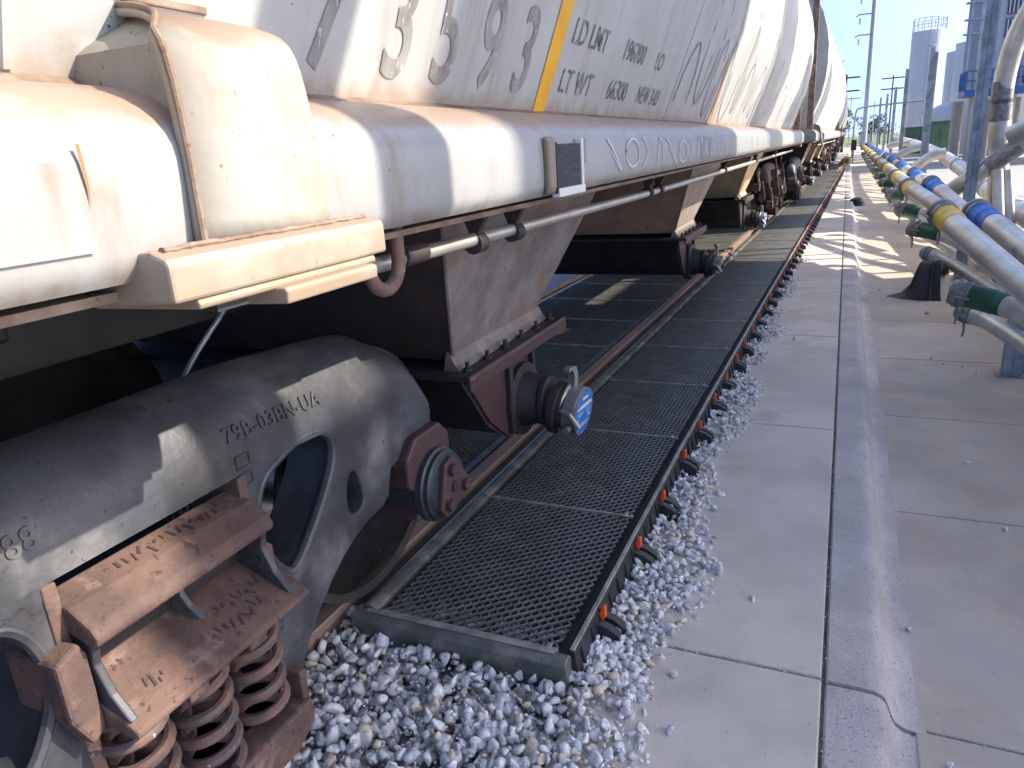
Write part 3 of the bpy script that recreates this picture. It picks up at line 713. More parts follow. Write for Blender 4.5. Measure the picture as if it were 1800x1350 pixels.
# ---- bays
def make_bay(cy,m_sheet=m_sheet,m_brown=m_brown):
    b_=MB()
    zt,zb=1.56,.755
    x0b,x1b=-1.35,-3.29; x0t,x1t=-1.03,-3.6
    hb,ht=.42,.42+.69*(zt-zb)
    vs=[(x0b,cy-hb,zb),(x0b,cy+hb,zb),(x1b,cy+hb,zb),(x1b,cy-hb,zb),(x0t,cy-ht,zt),(x0t,cy+ht,zt),(x1t,cy+ht,zt),(x1t,cy-ht,zt)]
    bay=MB().add(vs,[(0,1,5,4),(2,3,7,6),(0,1,2,3)]).build('hopper_bay',m_sheet,car,loc=(-2.32,cy,zb))
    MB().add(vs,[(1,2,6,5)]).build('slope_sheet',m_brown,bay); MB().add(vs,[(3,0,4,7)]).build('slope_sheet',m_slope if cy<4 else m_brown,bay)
    # corner angle
    MB().tube([(x0b+.002,cy-hb,zb),(x0t+.002,cy-ht,zt)],.008,6).build('corner_weld',m_sheet,bay)
    # cream curb just above the flange
    MB().prism([(-1.352,.80),(-1.335,.78),(-1.318,.745),(-1.30,.728),(-1.30,.722),(-1.37,.722)],cy-.46,cy+.46).build('curb_angle',m_sheet,bay)
    # bolted flange
    MB().box(-3.36,-1.235,cy-.52,cy+.52,.700,.7215).build('outlet_flange',m_dark,bay,bevel=.002)
    MB().prism([(-1.238,.724),(-1.226,.724),(-1.222,.71),(-1.222,.665),(-1.235,.665),(-1.237,.70)],cy-.525,cy+.525).build('flange_lip',m_maroon,bay,bevel=.002)
    for k in range(6):
        y=cy-.44+k*.176
        MB().cyl((-1.275,y,.7215),(-1.275,y,.735),.018,6).cyl((-1.275,y,.735),(-1.275,y,.757),.010,8).build('flange_bolt',m_dark,bay,smooth=True)
    # gate trough under the flange
    tr=MB(); A=[(cy-.44,.70),(cy+.44,.70),(cy+.20,.40),(cy+.10,.33),(cy-.10,.33),(cy-.20,.40)]
    tr.prism(A,-3.30,-1.33,'x'); tr.build('outlet_trough',m_dark,bay)
    # end face plate, reddish
    A=[(cy-.42,.70),(cy+.30,.70),(cy+.24,.46),(cy+.20,.31),(cy-.02,.28),(cy-.20,.42)]
    MB().prism(A,-1.335,-1.315,'x').build('end_frame',m_maroon,bay,bevel=.003)
    MB().lathe((-1.32,cy+.13,.42),(1,0,0),[(0,.17),(.03,.17),(.035,.13),(.05,.125),(.12,.105),(.13,.115),(.15,.115),(.155,.10)],28).build('adapter_casting',m_dark,bay,smooth=True)
    MB().box(-1.315,-1.29,cy-.03,cy+.01,.30,.66).build('casting_rib',m_dark,bay,bevel=.003); MB().box(-1.315,-1.29,cy+.24,cy+.27,.34,.68).build('casting_rib',m_dark,bay,bevel=.003)
    # outlet nozzle and cap
    MB().lathe((-1.20,cy+.13,.40),(1,-.04,-.16),[(0,.095),(.05,.095),(.055,.12),(.085,.12),(.09,.10),(.12,.10)],28).build('outlet_nozzle',m_dark,bay,smooth=True)
    return bay
def cap(bay,cy,style):
    c=Vector((-1.10,cy+.15,.385)); d=Vector((1,-.05,-.14)).normalized()
    if style=='blue':
        MB().lathe(c,d,[(0,.118),(.012,.122),(.02,.112),(.075,.112),(.082,.106)],36).build('outlet_cap',m_silver,bay,smooth=True)
        MB().lathe(c+d*.0825,d,[(0,.104),(.004,.104)],36).build('cap_disc',m_discblue,bay,smooth=True)
        MB().lathe(c+d*.0825,d,[(-.002,.112),(.0055,.1105),(.006,.105),(.0035,.1045)],36).build('cap_rim',m_silver,bay,smooth=True)
        # white print
        a=Vector((0,1,0)); a=(a-d*a.dot(d)).normalized(); b=d.cross(a)*1
        if b.z<0: b=-b
        q0=c+d*.0885
        for w0,w1,zz,hh in ((-.035,.03,.062,.016),(-.07,.075,.036,.006),(-.085,.085,.022,.013),(-.08,-.01,.002,.004),(-.07,-.02,-.008,.004),(.02,.07,.004,.004),(.015,.075,-.010,.004),(-.08,-.06,-.030,.012),(.05,.075,-.035,.012),(-.04,.06,-.055,.004),(-.045,.045,-.066,.006)):
            MB().add([q0+a*w0+b*zz,q0+a*w1+b*zz,q0+a*w1+b*(zz+hh),q0+a*w0+b*(zz+hh)],[(0,1,2,3)]).build('cap_print',m_white,bay)
    else:
        MB().lathe(c-d*.02,d,[(0,.085),(.02,.088),(.10,.088),(.105,.07)],8).build('outlet_cap',m_silver,bay)
        MB().cyl(c+d*.085,c+d*.1,.02,8).build('cap_bolt',m_dark,bay)
    # handle plates
    for k in (-.012,.0,.012):
        P_=[(0,.095),(.06,.095),(.065,.15),(.05,.19),(.0,.205),(-.05,.205),(-.055,.19),(-.01,.185),(.015,.165),(.015,.13)]
        P3=[(c+Vector((.03+k,0,0)))+Vector((0,p[0]-.02,p[1])) for p in P_]
        P4=[p+Vector((.006,0,0)) for p in P3]; n=len(P3)
        MB().add(P3+P4,[tuple(range(n)),tuple(range(n,2*n))]+[(i,(i+1)%n,n+(i+1)%n,n+i) for i in range(n)]).build('handle_plate',m_silver,bay)
    MB().tube([c+Vector((-.02,-.10,.03)),c+Vector((.06,-.125,.01)),c+Vector((.10,-.12,-.05))],.012,8).build('latch_lever',m_silver,bay,smooth=True)
    MB().cyl(c+Vector((.05,-.16,-.055)),c+Vector((.05,-.07,-.055)),.015,8).build('latch_bolt',m_silver,bay,smooth=True)
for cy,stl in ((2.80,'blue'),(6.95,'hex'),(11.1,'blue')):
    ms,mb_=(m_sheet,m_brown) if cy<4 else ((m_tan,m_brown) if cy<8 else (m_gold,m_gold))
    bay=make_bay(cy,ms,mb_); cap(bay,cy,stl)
    bay.name='hopper_bay'

# ---- trucks
def U(L,c): return [(c+a,b) for a,b in L]
def frame_top(u):
    u=abs(u); K=[(0,1.055),(.35,1.055),(.72,1.03),(.90,.985),(1.0,.93),(1.06,.86),(1.09,.80)]
    for (a,xa),(b,xb) in zip(K,K[1:]):
        if u<=b: return xa+(xb-xa)*(u-a)/(b-a)
    return .80
def frame_x(y,z,c=.907,x0=-1.24):
    u=y-c; t=frame_top(u); d=.20-.10*max(0,(abs(u)-.8)/.29); q=min(.98,max(0,(z-(t-d))/d))
    return x0+.0014-.155*(1-math.sqrt(1-q*q))
def make_truck(c,x0=-1.24,m_frame=m_frame):
    right=[(0,1.10),(.35,1.09),(.72,1.035),(.90,.99),(1.02,.92),(1.085,.82),(1.10,.70),(1.10,.62),(1.07,.60),(.84,.60),(.82,.56),(.80,.49),(.66,.48),(.52,.42),(.40,.32),(.32,.22),(.27,.10),(0,.07)]
    def T(u):
        u=abs(u); K=[(0,1.055),(.35,1.055),(.72,1.03),(.90,.985),(1.0,.93),(1.06,.86),(1.09,.80)]
        for (a,xa),(b,xb) in zip(K,K[1:]):
            if u<=b: return xa+(xb-xa)*(u-a)/(b-a)
        return .80
    right=[(0,.870),(.35,.868),(.72,.845),(.88,.822),(1.0,.785),(1.06,.745),(1.09,.70)]+right[7:]
    outl=smoothpoly(right+[(-a,b) for a,b in right[::-1][1:-1]],1)
    win=smoothpoly([(.57,.82),(.47,.845),(.35,.81),(.295,.78),(.265,.70),(.27,.61),(.33,.51),(.375,.50),(.50,.62),(.59,.74)],2)
    winm=[(-a,b) for a,b in win]
    small=smoothpoly([(.60,.535),(.68,.535),(.675,.62),(.645,.67),(.61,.64)],2)
    opening=[(-.24,.20),(-.245,.80),(-.215,.85),(.215,.85),(.245,.80),(.24,.20)]
    loops=[U(outl,c),U(win,c),U(winm,c),U(small,c),U([(-a,b) for a,b in small],c),U(opening,c)]
    fr=plate('side_frame',loops,.17,m_frame,car,x0,bevel=.009)
    # flanged rims round the windows: raised beads
    for lp in (win,winm):
        MB().tube([(x0-.012,c+a,b) for a,b in lp+lp[:1]],.014,8,False).build('window_bead',m_frame,fr,smooth=True)
    MB().tube([(x0-.016,c+a,b) for a,b in smoothpoly([(.60,.90),(.50,.80),(.36,.52),(.31,.30)],2,False)],.0,4).build('web_line',m_frame,fr) if False else None
    # rounded top member: the face turns inwards above the windows
    tm=MB(); NU=44; NA=9; vs=[]
    for i_ in range(NU+1):
        u=-1.09+2.18*i_/NU; d=.20-.10*max(0,(abs(u)-.8)/.29); 
        for k in range(NA+1):
            a=PI/2*k/NA; vs.append((x0+.0012-.155*(1-cos(a)),c+u,T(u)-d+d*sin(a)-(.022 if k==0 else 0)))
        vs.append((x0-.17,c+u,T(u)-.04)); 
    P_=NA+2
    tm.add(vs,[(a*P_+k,a*P_+k+1,(a+1)*P_+k+1,(a+1)*P_+k) for a in range(NU) for k in range(P_-1)]+[tuple(range(P_)),tuple(NU*P_+k for k in range(P_))])
    tm.build('top_member',m_frame,fr,smooth=True)
    # spring seat
    MB().prism(U([(-.27,.20),(-.27,.13),(-.20,.09),(.20,.09),(.27,.13),(.27,.20)],c),x0-.24,x0+.07,'x').build('spring_seat',m_rust,fr,bevel=.01)
    for u in (-.265,.265):
        MB().box(x0-.02,x0+.055,c+u-.012,c+u+.012,.18,.28).build('seat_lug',m_rust,fr,bevel=.006)
    # columns and wear plates
    for u in (-.235,.235):
        MB().box(x0-.16,x0+.004,c+u-.014,c+u+.014,.35,.83).build('column_plate',m_rust,fr,bevel=.004)
    # springs
    spr=None
    for x in (x0+.005,x0-.155):
        for u in (-.155,0.005,.165):
            if spr is None or True:
                n=5.2; N=int(n*20); zs=.20; ze=.535
                P_=[(x+.058*cos(2*PI*n*i/N+u*9),c+u+.058*sin(2*PI*n*i/N+u*9),zs+.014+(ze-zs-.028)*i/N) for i in range(N+1)]
                s_=MB().tube(P_,.0135,8).build('spring',m_spring,fr,smooth=True)
        
    # bolster
    b=MB()
    xf=x0+.08
    top_=[(xf-.125,.796),(xf-.06,.775),(xf-.012,.745),(xf,.725),(xf-.004,.708),(xf-.03,.705),(xf-.125,.745)]
    b.prism(top_,c-.225,c+.235)
    bo=b.build('bolster',m_rust,car,bevel=.006,loc=(x0,c,.6))
    MB().box(x0-1.9,x0-.16,c-.20,c+.20,.50,.70).build('bolster_beam',m_dark,bo,bevel=.01)
    MB().prism([(xf-.125,.75),(xf-.105,.75),(xf-.12,.60),(xf-.14,.60)],c-.22,c+.23).build('back_web',m_dark,bo)
    lowp=[(xf-.20,.635),(xf-.10,.60),(xf+.01,.555),(xf+.045,.535),(xf+.045,.52),(xf+.02,.515),(xf-.10,.535),(xf-.20,.555)]
    MB().prism(lowp,c-.225,c+.265).build('lower_plate',m_rust,bo,bevel=.006)
    for y in (c-.222,c+.215):
        MB().prism([(xf-.12,.75),(xf-.02,.725),(xf-.035,.66),(xf-.01,.60),(xf+.03,.55),(xf-.16,.60)],y,y+.018).build('side_web',m_frame,bo,bevel=.004)
    ribp=smoothpoly([(xf-.12,.75),(xf-.05,.73),(xf-.09,.68),(xf-.085,.63),(xf-.02,.585),(xf-.16,.61)],1)
    MB().prism(ribp,c+.02,c+.034).build('mid_rib',m_frame,bo,bevel=.003)
    # friction wedge at the end
    MB().prism([(c-.285,.70),(c-.235,.72),(c-.225,.69),(c-.225,.53),(c-.255,.51),(c-.285,.58)],x0-.10,x0+.045,'x').build('friction_wedge',m_rust,bo,bevel=.008)
    MB().prism([(c+.24,.66),(c+.268,.64),(c+.268,.55),(c+.24,.53)],x0-.10,x0+.03,'x').build('friction_wedge',m_rust,bo,bevel=.006)
    for u in (-.10,.07):
        MB().box(xf-.02,xf+.035,c+u,c+u+.05,.495,.522).build('retainer_lug',m_rust,bo,bevel=.003)
    # wheel sets
    for u in (-1.02,1.02):
        y=c+u
        ax=MB().lathe((-3.50,y,.457),(1,0,0),[(0,.07),(.12,.08),(.3,.095),(.5,.09),(1.18,.085),(1.9,.09),(2.1,.095),(2.20,.08)],24).build('axle',m_dark,car,smooth=True,loc=(TC,y,.457))
        for xs,sg in ((-1.56,-1),(-3.08,1)):
            pr=[(-.07,.10),(-.085,.10),(-.06,.16),(.015,.30),(-.03,.40),(-.065,.425),(-.067,.452),(.055,.460),(.062,.478),(.075,.486),(.088,.478),(.09,.425),(.06,.405),(.05,.30),(.07,.16),(.085,.10)]
            w_=MB().lathe((xs,y,.457),(sg,0,0),pr,64).build('wheel',m_wheel,ax,smooth=True)
            MB().lathe((xs,y,.457),(sg,0,0),[(-.060,.4535),(.05,.4612),(.05,.4590),(-.060,.4515)],64).build('tread_band',m_tread,ax,smooth=True)
        # adapter, bearing, cap
        MB().prism([(y-.15,.60),(y-.15,.50),(y-.11,.47),(y-.10,.42),(y-.125,.37),(y+.12,.37),(y+.10,.47),(y+.125,.50),(y+.125,.60),(y+.07,.655),(y-.09,.655)],x0-.14,x0+.035,'x').build('bearing_adapter',m_maroon,ax,bevel=.01)
        MB().lathe((x0-.12,y,.457),(1,0,0),[(0,.115),(.14,.118),(.15,.128),(.175,.128),(.18,.120),(.195,.120),(.20,.112),(.212,.106)],36).build('bearing_cup',m_teal,ax,smooth=True)
        hexp=[]
        for k in range(3):
            for d_ in (-14,14):
                a=R(90+120*k+d_+12); hexp.append((y+.108*cos(a),.457+.108*sin(a)))
        MB().prism(hexp,x0+.088,x0+.112,'x').build('end_cap',m_maroon,ax,bevel=.006)
        for k in range(3):
            a=R(90+120*k+12); MB().cyl((x0+.112,y+.068*cos(a),.457+.068*sin(a)),(x0+.130,y+.068*cos(a),.457+.068*sin(a)),.022,6).build('cap_bolt',m_maroon,ax,bevel=.002)
        MB().cyl((x0+.112,y,.457),(x0+.118,y,.457),.02,12).build('grease_plug',m_dark,ax)
    return fr,bo
fr,bo=make_truck(.907)
# raised casting marks on the frame and bolster
me=text_mesh('79B-03BN-UA',.052,1.0,.004,.0004,1.12)
ang=-.16
def frm(c_):
    u=c_.x; v=c_.y
    y_=1.125+u*cos(ang); z_=.915+u*sin(ang)*.25+v
    return (frame_x(y_,z_)+c_.z,y_,z_)
place_mesh('cast_lettering',me,frm,m_frame,fr)
me=text_mesh('88',.055,1.0,.003,.0008,1.1); place_mesh('cast_lettering',me,lambda c_:(frame_x(.625+c_.x,.905+c_.y)+c_.z,.625+c_.x,.905+c_.y),m_frame,fr)
for (u,z) in ((1.135,.845),(1.135,.80)):
    MB().box(-1.241,-1.237,u,u+.045,z,z+.004).box(-1.241,-1.237,u,u+.045,z+.03,z+.034).box(-1.241,-1.237,u,u+.004,z,z+.034).box(-1.241,-1.237,u+.041,u+.045,z,z+.034).build('cast_square',m_frame,fr)
mk=mat('cast_dark',(.05,.03,.03),.8)
rm=random.Random(11)
def marks(y0,y1,xa,z_of,n,nm):
    for k in range(n):
        y=y0+(y1-y0)*(k+.5)/n; x=xa+rm.uniform(-.010,.010); l=rm.uniform(.004,.013); w_=rm.uniform(.003,.007); a=rm.uniform(-.7,.7)
        P_=[(x+l*cos(a),y+l*sin(a)),(x-l*cos(a),y-l*sin(a)),(x-l*cos(a)-w_*sin(a),y-l*sin(a)+w_*cos(a)),(x+l*cos(a)-w_*sin(a),y+l*sin(a)+w_*cos(a))]
        lo=[(px,py,z_of(px)-.002) for px,py in P_]; hi=[(px,py,z_of(px)+.0025) for px,py in P_]
        MB().add(lo+hi,[(0,1,2,3),(4,5,6,7),(0,1,5,4),(1,2,6,5),(2,3,7,6),(3,0,4,7)]).build('cast_mark',mk,bo)
marks(.80,1.08,-1.25,lambda x:.775+(-1.22-x)*.315,15,'')
marks(.97,1.13,-1.205,lambda x:.555+(-1.15-x)*.409,9,'')
marks(.93,1.07,-1.165,lambda x:.555+(-1.15-x)*.409,8,'')
marks(.755,.80,-1.175,lambda x:.555+(-1.15-x)*.409,4,'')
make_truck(15.3,m_frame=m_rust)
for k in range(14):
    y=12.9+k*.33; z=.35+.5*random.random(); x=-1.35+.25*random.random()
    MB().tube([(x,y,z+.35),(x+.03,y+.05,z+.15),(x-.02,y+.12,z)],.022,6).build('brake_rigging',m_rust if k%2 else m_dirty,car)
    MB().box(x-.06,x+.05,y,y+.10,z+.02,z+.14).build('rigging_block',m_rust,car,bevel=.01)
# body bolster above trucks, brake beams
for c in (.907,15.3):
    MB().box(-3.3,-1.75,c-.12,c+.12,1.16,1.33).build('body_bolster',m_dark,car,bevel=.01)
    MB().box(-3.0,-1.65,c+.42,c+.52,.34,.44).build('brake_beam',m_dark,car,bevel=.01)
    MB().cyl((-3.2,c-.45,.60),(-1.7,c-.45,.60),.09,20).build('air_reservoir',m_dark,car,smooth=True)
# added tube standing for the wheel rim highlight behind the side frame
MB().tube(smoothpoly([(-1.70,1.78,1.30),(-1.70,1.66,1.13),(-1.70,1.505,1.02),(-1.70,1.43,.95),(-1.70,1.382,.897),(-1.70,1.33,.80)],2,False),.008,8).build('rim_highlight_tube',m_galv,car,smooth=True)
# end details (ladder, grab irons) at the far end
for k in range(8):
    z=1.75+k*.36; MB().tube([(-.93,16.42,z),(-.86,16.45,z),(-.86,16.60,z),(-.93,16.63,z)],.010,6).build('grab_iron',m_dirty,car)
MB().box(-1.0,-.85,16.3,16.62,1.30,1.36).build('corner_step',m_dirty,car)
car.rotation_euler.z=0

# following cars
for i in range(1,8):
    c2=copy_tree(car)
    yy=8.1+18.0*i
    yawv=.018 if i<2 else 0
    c2.location=(TC+bend(yy-9)+ (.16 if i==1 else 0),yy,0); c2.rotation_euler.z=-yawv
    tag(c2,['','second','third','fourth','fifth','sixth','seventh','farthest'][i]+' hopper car of the train counting from the camera','rail car','hopper cars of the train')

# ================================================================== RIGHT SIDE: posts, pipes
def post(x,y,ztop,label,wd=.05,zb=-.24,back=True):
    root=empty('strut_post',(x,y,zb),label,'post','steel channel posts along the pipe rack')
    h=wd
    pr=[(x-h/2,y-h/2),(x+h/2,y-h/2),(x+h/2,y+h/2),(x+h*.2,y+h/2),(x+h*.2,y+h*.38),(x+h*.38,y+h*.38),(x+h*.38,y-h*.36),(x-h*.38,y-h*.36),(x-h*.38,y+h*.38),(x-h*.2,y+h*.38),(x-h*.2,y+h/2),(x-h/2,y+h/2)]
    MB().prism(pr,zb,ztop,'z').build('channel',m_galv,root)
    x2=x+h*1.04
    if back: MB().box(x2-h/2+.001,x2+h/2,y-h*.42,y+h*.42,zb,ztop-.08).build('back_channel',m_galv,root)
    MB().box(x-h,x+h*2,y-h*.9,y+h*.9,zb,zb+.008).build('base_plate',m_galv,root)
    for k in range(int((ztop-zb)/.9)):
        z=zb+.45+k*.9; MB().cyl((x,y-h*.5,z),(x,y-h*.75,z),.012,6).build('bolt',m_gclamp,root)
    return root
P1=[(1.15,5.98,.74,'short channel post nearest the camera at the right edge'),(1.205,6.10,1.42,'channel post right behind the nearest one holding a steel pipe'),
(1.28,9.92,6.6,'tallest looking channel post rising past the top of the picture behind the black bag'),
(1.24,15.5,2.82,'channel post left of the big tall post, with rusty spots'),(1.14,20,2.80,'slim post in front of the left edge of the lone tall silo'),
(1.22,26,2.72,'second slim post beyond the tank edge post'),(1.24,32,2.8,'third slim post beyond the tank edge post'),(1.22,38,2.9,'farthest slim post of the rack')]
for x,y,z,l in P1: post(x,y,z,l,.058 if y<12 else (.06 if y<18 else .075),back=y<18)
def clamp_ring(mb,c,d,r,w_=.03):
    d=Vector(d).normalized(); mb.lathe(c,d,[(-w_/2,r*1.0),(-w_/2,r*1.12),(-w_*.2,r*1.2),(w_*.2,r*1.2),(w_/2,r*1.12),(w_/2,r*1.0)],20)
def unloading_pipe(pts,r,msl,sl,label,group,rust=False,bottom=True):
    """pts[0] is the open coupling end; the colored sleeve covers the first stretch"""
    P_=[Vector(p) for p in pts]; root=empty('unloading_pipe',P_[0],label,'pipe',group)
    d=(P_[1]-P_[0]).normalized()
    # coupling
    c=P_[0]
    MB().lathe(c,d,[(0,r*.75),(0,r*1.12),(.02,r*1.18),(.03,r*1.3),(.055,r*1.3),(.06,r*1.15),(.085,r*1.15),(.09,r*1.22),(.105,r*1.22),(.11,r*1.05)],24).build('coupling',m_gclamp,root,smooth=True)
    for k in (0,1):
        s_=1 if k else -1; a=d.cross(Vector((0,0,1))).normalized()*s_
        MB().tube([c+d*.04+a*r*1.25,c+d*.05+a*r*1.55,c+d*.13+a*r*1.5],.009,6).build('cam_lever',m_gclamp,root)
    MB().tube([c+d*.04-Vector((0,0,r*1.25)),c+d*.045-Vector((0,0,r*1.25+.07)),c+d*.05-Vector((.01,0,r*1.25+.11))],.008,6).build('drain_cock',m_gclamp,root)
    MB().lathe(c,d,[(.10,r*1.04),(.105,r*1.09),(.10+sl*.5,r*1.09),(.10+sl*.52,r*1.12),(.10+sl*.55,r*1.12),(.10+sl*.57,r*1.07),(.10+sl,r*1.07),(.105+sl,r*1.0)],24).build('sleeve',msl,root,smooth=True)
    Q=smoothpoly([tuple(p) for p in [c+d*.1]+P_[1:]],2,False)
    MB().tube(Q,r,20).build('pipe_run',m_alu if rust else m_steel,root,smooth=True)
    L=(P_[-1]-P_[-2]); n=max(2,int(L.length/.8)); dd=L.normalized()
    for k in range(n):
        cc=P_[-2]+dd*(.25+k*.8)
        if (cc-P_[-2]).length>L.length-.05: break
        m_=MB(); clamp_ring(m_,cc,dd,r,.035); m_.build('pipe_clamp',m_gclamp,root,smooth=True)
    return root
GRP={'g':'green sleeved unloading pipes','y':'yellow sleeved unloading pipes','b':'blue sleeved unloading pipes','w':'bare low unloading pipes'}
st=[5.3,8.35,10.6,13.2,16.0,18.8,21.6,24.6,27.6,30.8,34.2,38.0]
for i,y in enumerate(st):
    q=.012*i; y+=random.uniform(-.12,.12)*(i>1)
    gz=.07 if i else 0; gx=.02 if i else .07
    unloading_pipe([(.60+gx,y+.02,.495+gz),(.96+gx,y-.12,.42+gz),(1.20+gx,y-.75,.30+gz*.8),(1.62,y-2.6,.05)],.070,m_green,.27,'steel pipe ending in a green sleeved coupling, %s from the camera'%ordn(i),GRP['g'])
    unloading_pipe([(.60-q*.0,y+.55,.93),(.72,y-.15,.86),(1.12,y-2.2,.58),(1.34,y-3.4,.42)] if i else [(.575,y+.22,.98),(.70,y-.30,.86),(1.06,y-1.6,.52),(1.3,y-2.6,.30)],.070,m_yellow,.17,'steel pipe ending in a yellow sleeved coupling, %s from the camera'%ordn(i),GRP['y'])
    unloading_pipe([(.80,y+.45,.955),(.90,y-.05,.87),(1.14,y-1.0,.62),(1.45,y-2.4,.30)],.070,m_blue,.24,'steel pipe ending in a blue sleeved coupling, %s from the camera'%ordn(i),GRP['b'])
    unloading_pipe([(.86,y+.95,.18),(1.05,y+.75,.13),(1.40,y-.2,-.04),(1.65,y-1.4,-.12)],.062,m_alu,.08,'low bare pipe with a plain grey coupling, %s from the camera'%ordn(i),GRP['w'],True)
# bag
bag=empty('black_bag',(.86,8.85,-.24),'black fabric hood slumped on the lane behind the nearest green coupling','bag')
b=MB(); rings=[]; prof_=[(0,.235,.20),(.05,.20,.19),(.15,.175,.16),(.27,.15,.13),(.36,.125,.10),(.385,.10,.07)]
vs=[];n=28
for i,(z,ra,rb) in enumerate(prof_):
    for k in range(n):
        a=2*PI*k/n; wv=1+.07*sin(5*a+i*.3)+.05*sin(9*a)
        ex=(.16*max(0,-cos(a))**3 if i==0 else (.05*max(0,-cos(a))**3 if i==1 else 0))
        vs.append((.90+(ra*wv+ex)*cos(a)+.05*z,8.85+rb*wv*sin(a),-.24+z+.012*sin(3*a+i)*(i>0)))
fs=[(i*n+k,i*n+(k+1)%n,(i+1)*n+(k+1)%n,(i+1)*n+k) for i in range(len(prof_)-1) for k in range(n)]+[tuple(range((len(prof_)-1)*n,len(prof_)*n))]
b.add(vs,fs); b.build('hood',m_bag,bag,smooth=True)
for a in (2.2,3.4,4.6):
    MB().tube([(.90+.02+r_*cos(a),8.85+r_*.9*sin(a),-.24+z) for z,r_ in ((.02,.25),(.15,.19),(.30,.15),(.38,.11))],.011,6).build('seam_strap',m_bag,bag,smooth=True)
# rubber boots on the floor farther on
def boot(x,y,l,mt,s=1.0):
    r_=MB(); root=empty('rubber_boot',(x,y,-.24),l,'cap','rubber covers lying on the lane')
    MB().lathe((x,y,-.24),(0,0,1),[(0,.16*s),(.06,.155*s),(.10,.13*s),(.16,.12*s),(.2,.06*s)],20).build('cover',mt,root,smooth=True)
    for k in range(3): MB().lathe((x,y,-.24+.02+k*.03),(0,0,1),[(0,.162*s-.006*k),(.01,.166*s-.006*k),(.02,.162*s-.006*k)],20).build('fold',mt,root,smooth=True)
boot(.30,20.5,'dark rubber cover by the kerb far down the lane',m_bag,1.2)
boot(.12,21.3,'pale cover beside the dark one by the kerb',m_alu,.9)
# yellow hoses heap in the distance
for i in range(4):
    y=34+i*4; P_=[(-.35+.5*t+.0,y+.8*sin(3*t+i),-.05+.5*t*(1 if t<.6 else .8)) for t in [k/16 for k in range(17)]]
    h=empty('transfer_hose',(-.2,y,-.1),'%s of the yellowish transfer hoses crossing the sidewalk far away'%ordn(i),'hose','transfer hoses far down the walk')
    MB().tube(P_,.06,10).build('hose',mat('hose_yellow',(.42,.30,.12),.6) if i==0 else bpy.data.materials['hose_yellow'],h,smooth=True)
# big conveying pipes
def bigpipe(pts,r,l,m_=None,it=2,joints=()):
    root=empty('conveying_pipe',pts[0],l,'pipe','large conveying pipes'); Q=smoothpoly(pts,it,False)
    MB().tube(Q,r,24).build('pipe_run',m_ or m_steel,root,smooth=True)
    for i in joints:
        a=Vector(pts[i]); b_=Vector(pts[i+1]); d=(b_-a).normalized()
        for t in (.30,.72):
            mm=MB(); q_=a.lerp(b_,t); wd_=r*2.2; mm.lathe(q_,d,[(-wd_/2,r*.99),(-wd_/2,r*1.05),(wd_/2,r*1.05),(wd_/2,r*.99)],24); mm.build('pipe_sleeve',m_gclamp,root,smooth=True)
    return root
bigpipe([(1.95,40,1.1),(1.86,30,1.12),(1.93,20,.95),(1.92,15,.72),(1.9,12,.55),(1.9,9,.45)],.12,'long pale steel pipe running low behind the posts',joints=(1,2,3))
bigpipe([(1.10,10.4,.70),(1.18,10,.82),(1.42,10,1.00),(1.75,9.9,1.27),(2.3,9.8,1.75)],.095,'oblique pipe climbing to the right from behind the tall post',m_alu,joints=(2,))
bigpipe([(.97,14,.80),(1.05,14,.92),(1.27,14,1.08),(1.45,14,1.10)],.08,'stubby elbow pipe left of the tall post',m_alu)
bigpipe([(1.05,19,.95),(1.2,19,1.05),(1.5,19,1.12),(1.62,19,1.1)],.08,'second stubby elbow pipe lying behind the slim posts',m_alu)
bigpipe([(1.05,24.5,1.05),(1.25,24.5,1.12),(1.6,24.5,1.13)],.08,'farthest stubby elbow pipe behind the slim posts',m_alu)
bigpipe([(1.64,10.2,-.2),(1.64,10.2,.55),(1.56,10.2,1.5),(1.54,10.2,1.95),(1.60,10.1,2.45),(1.85,10,2.95),(2.4,9.9,3.3)],.105,'thick pale pipe rising at the right edge and bending over',joints=(0,2))
bigpipe([(1.50,9.6,1.02),(1.56,9.5,.5),(1.64,9.4,-.2)],.055,'pipe dropping steeply below the oblique pipe')
bigpipe([(1.62,9.8,1.0),(1.69,9.7,.5),(1.78,9.6,-.2)],.055,'second pipe dropping beside the steep one')
bigpipe([(1.05,6.4,1.40),(1.25,6.3,1.50),(1.8,6.0,1.75)],.075,'steel pipe held on the post at the right edge')

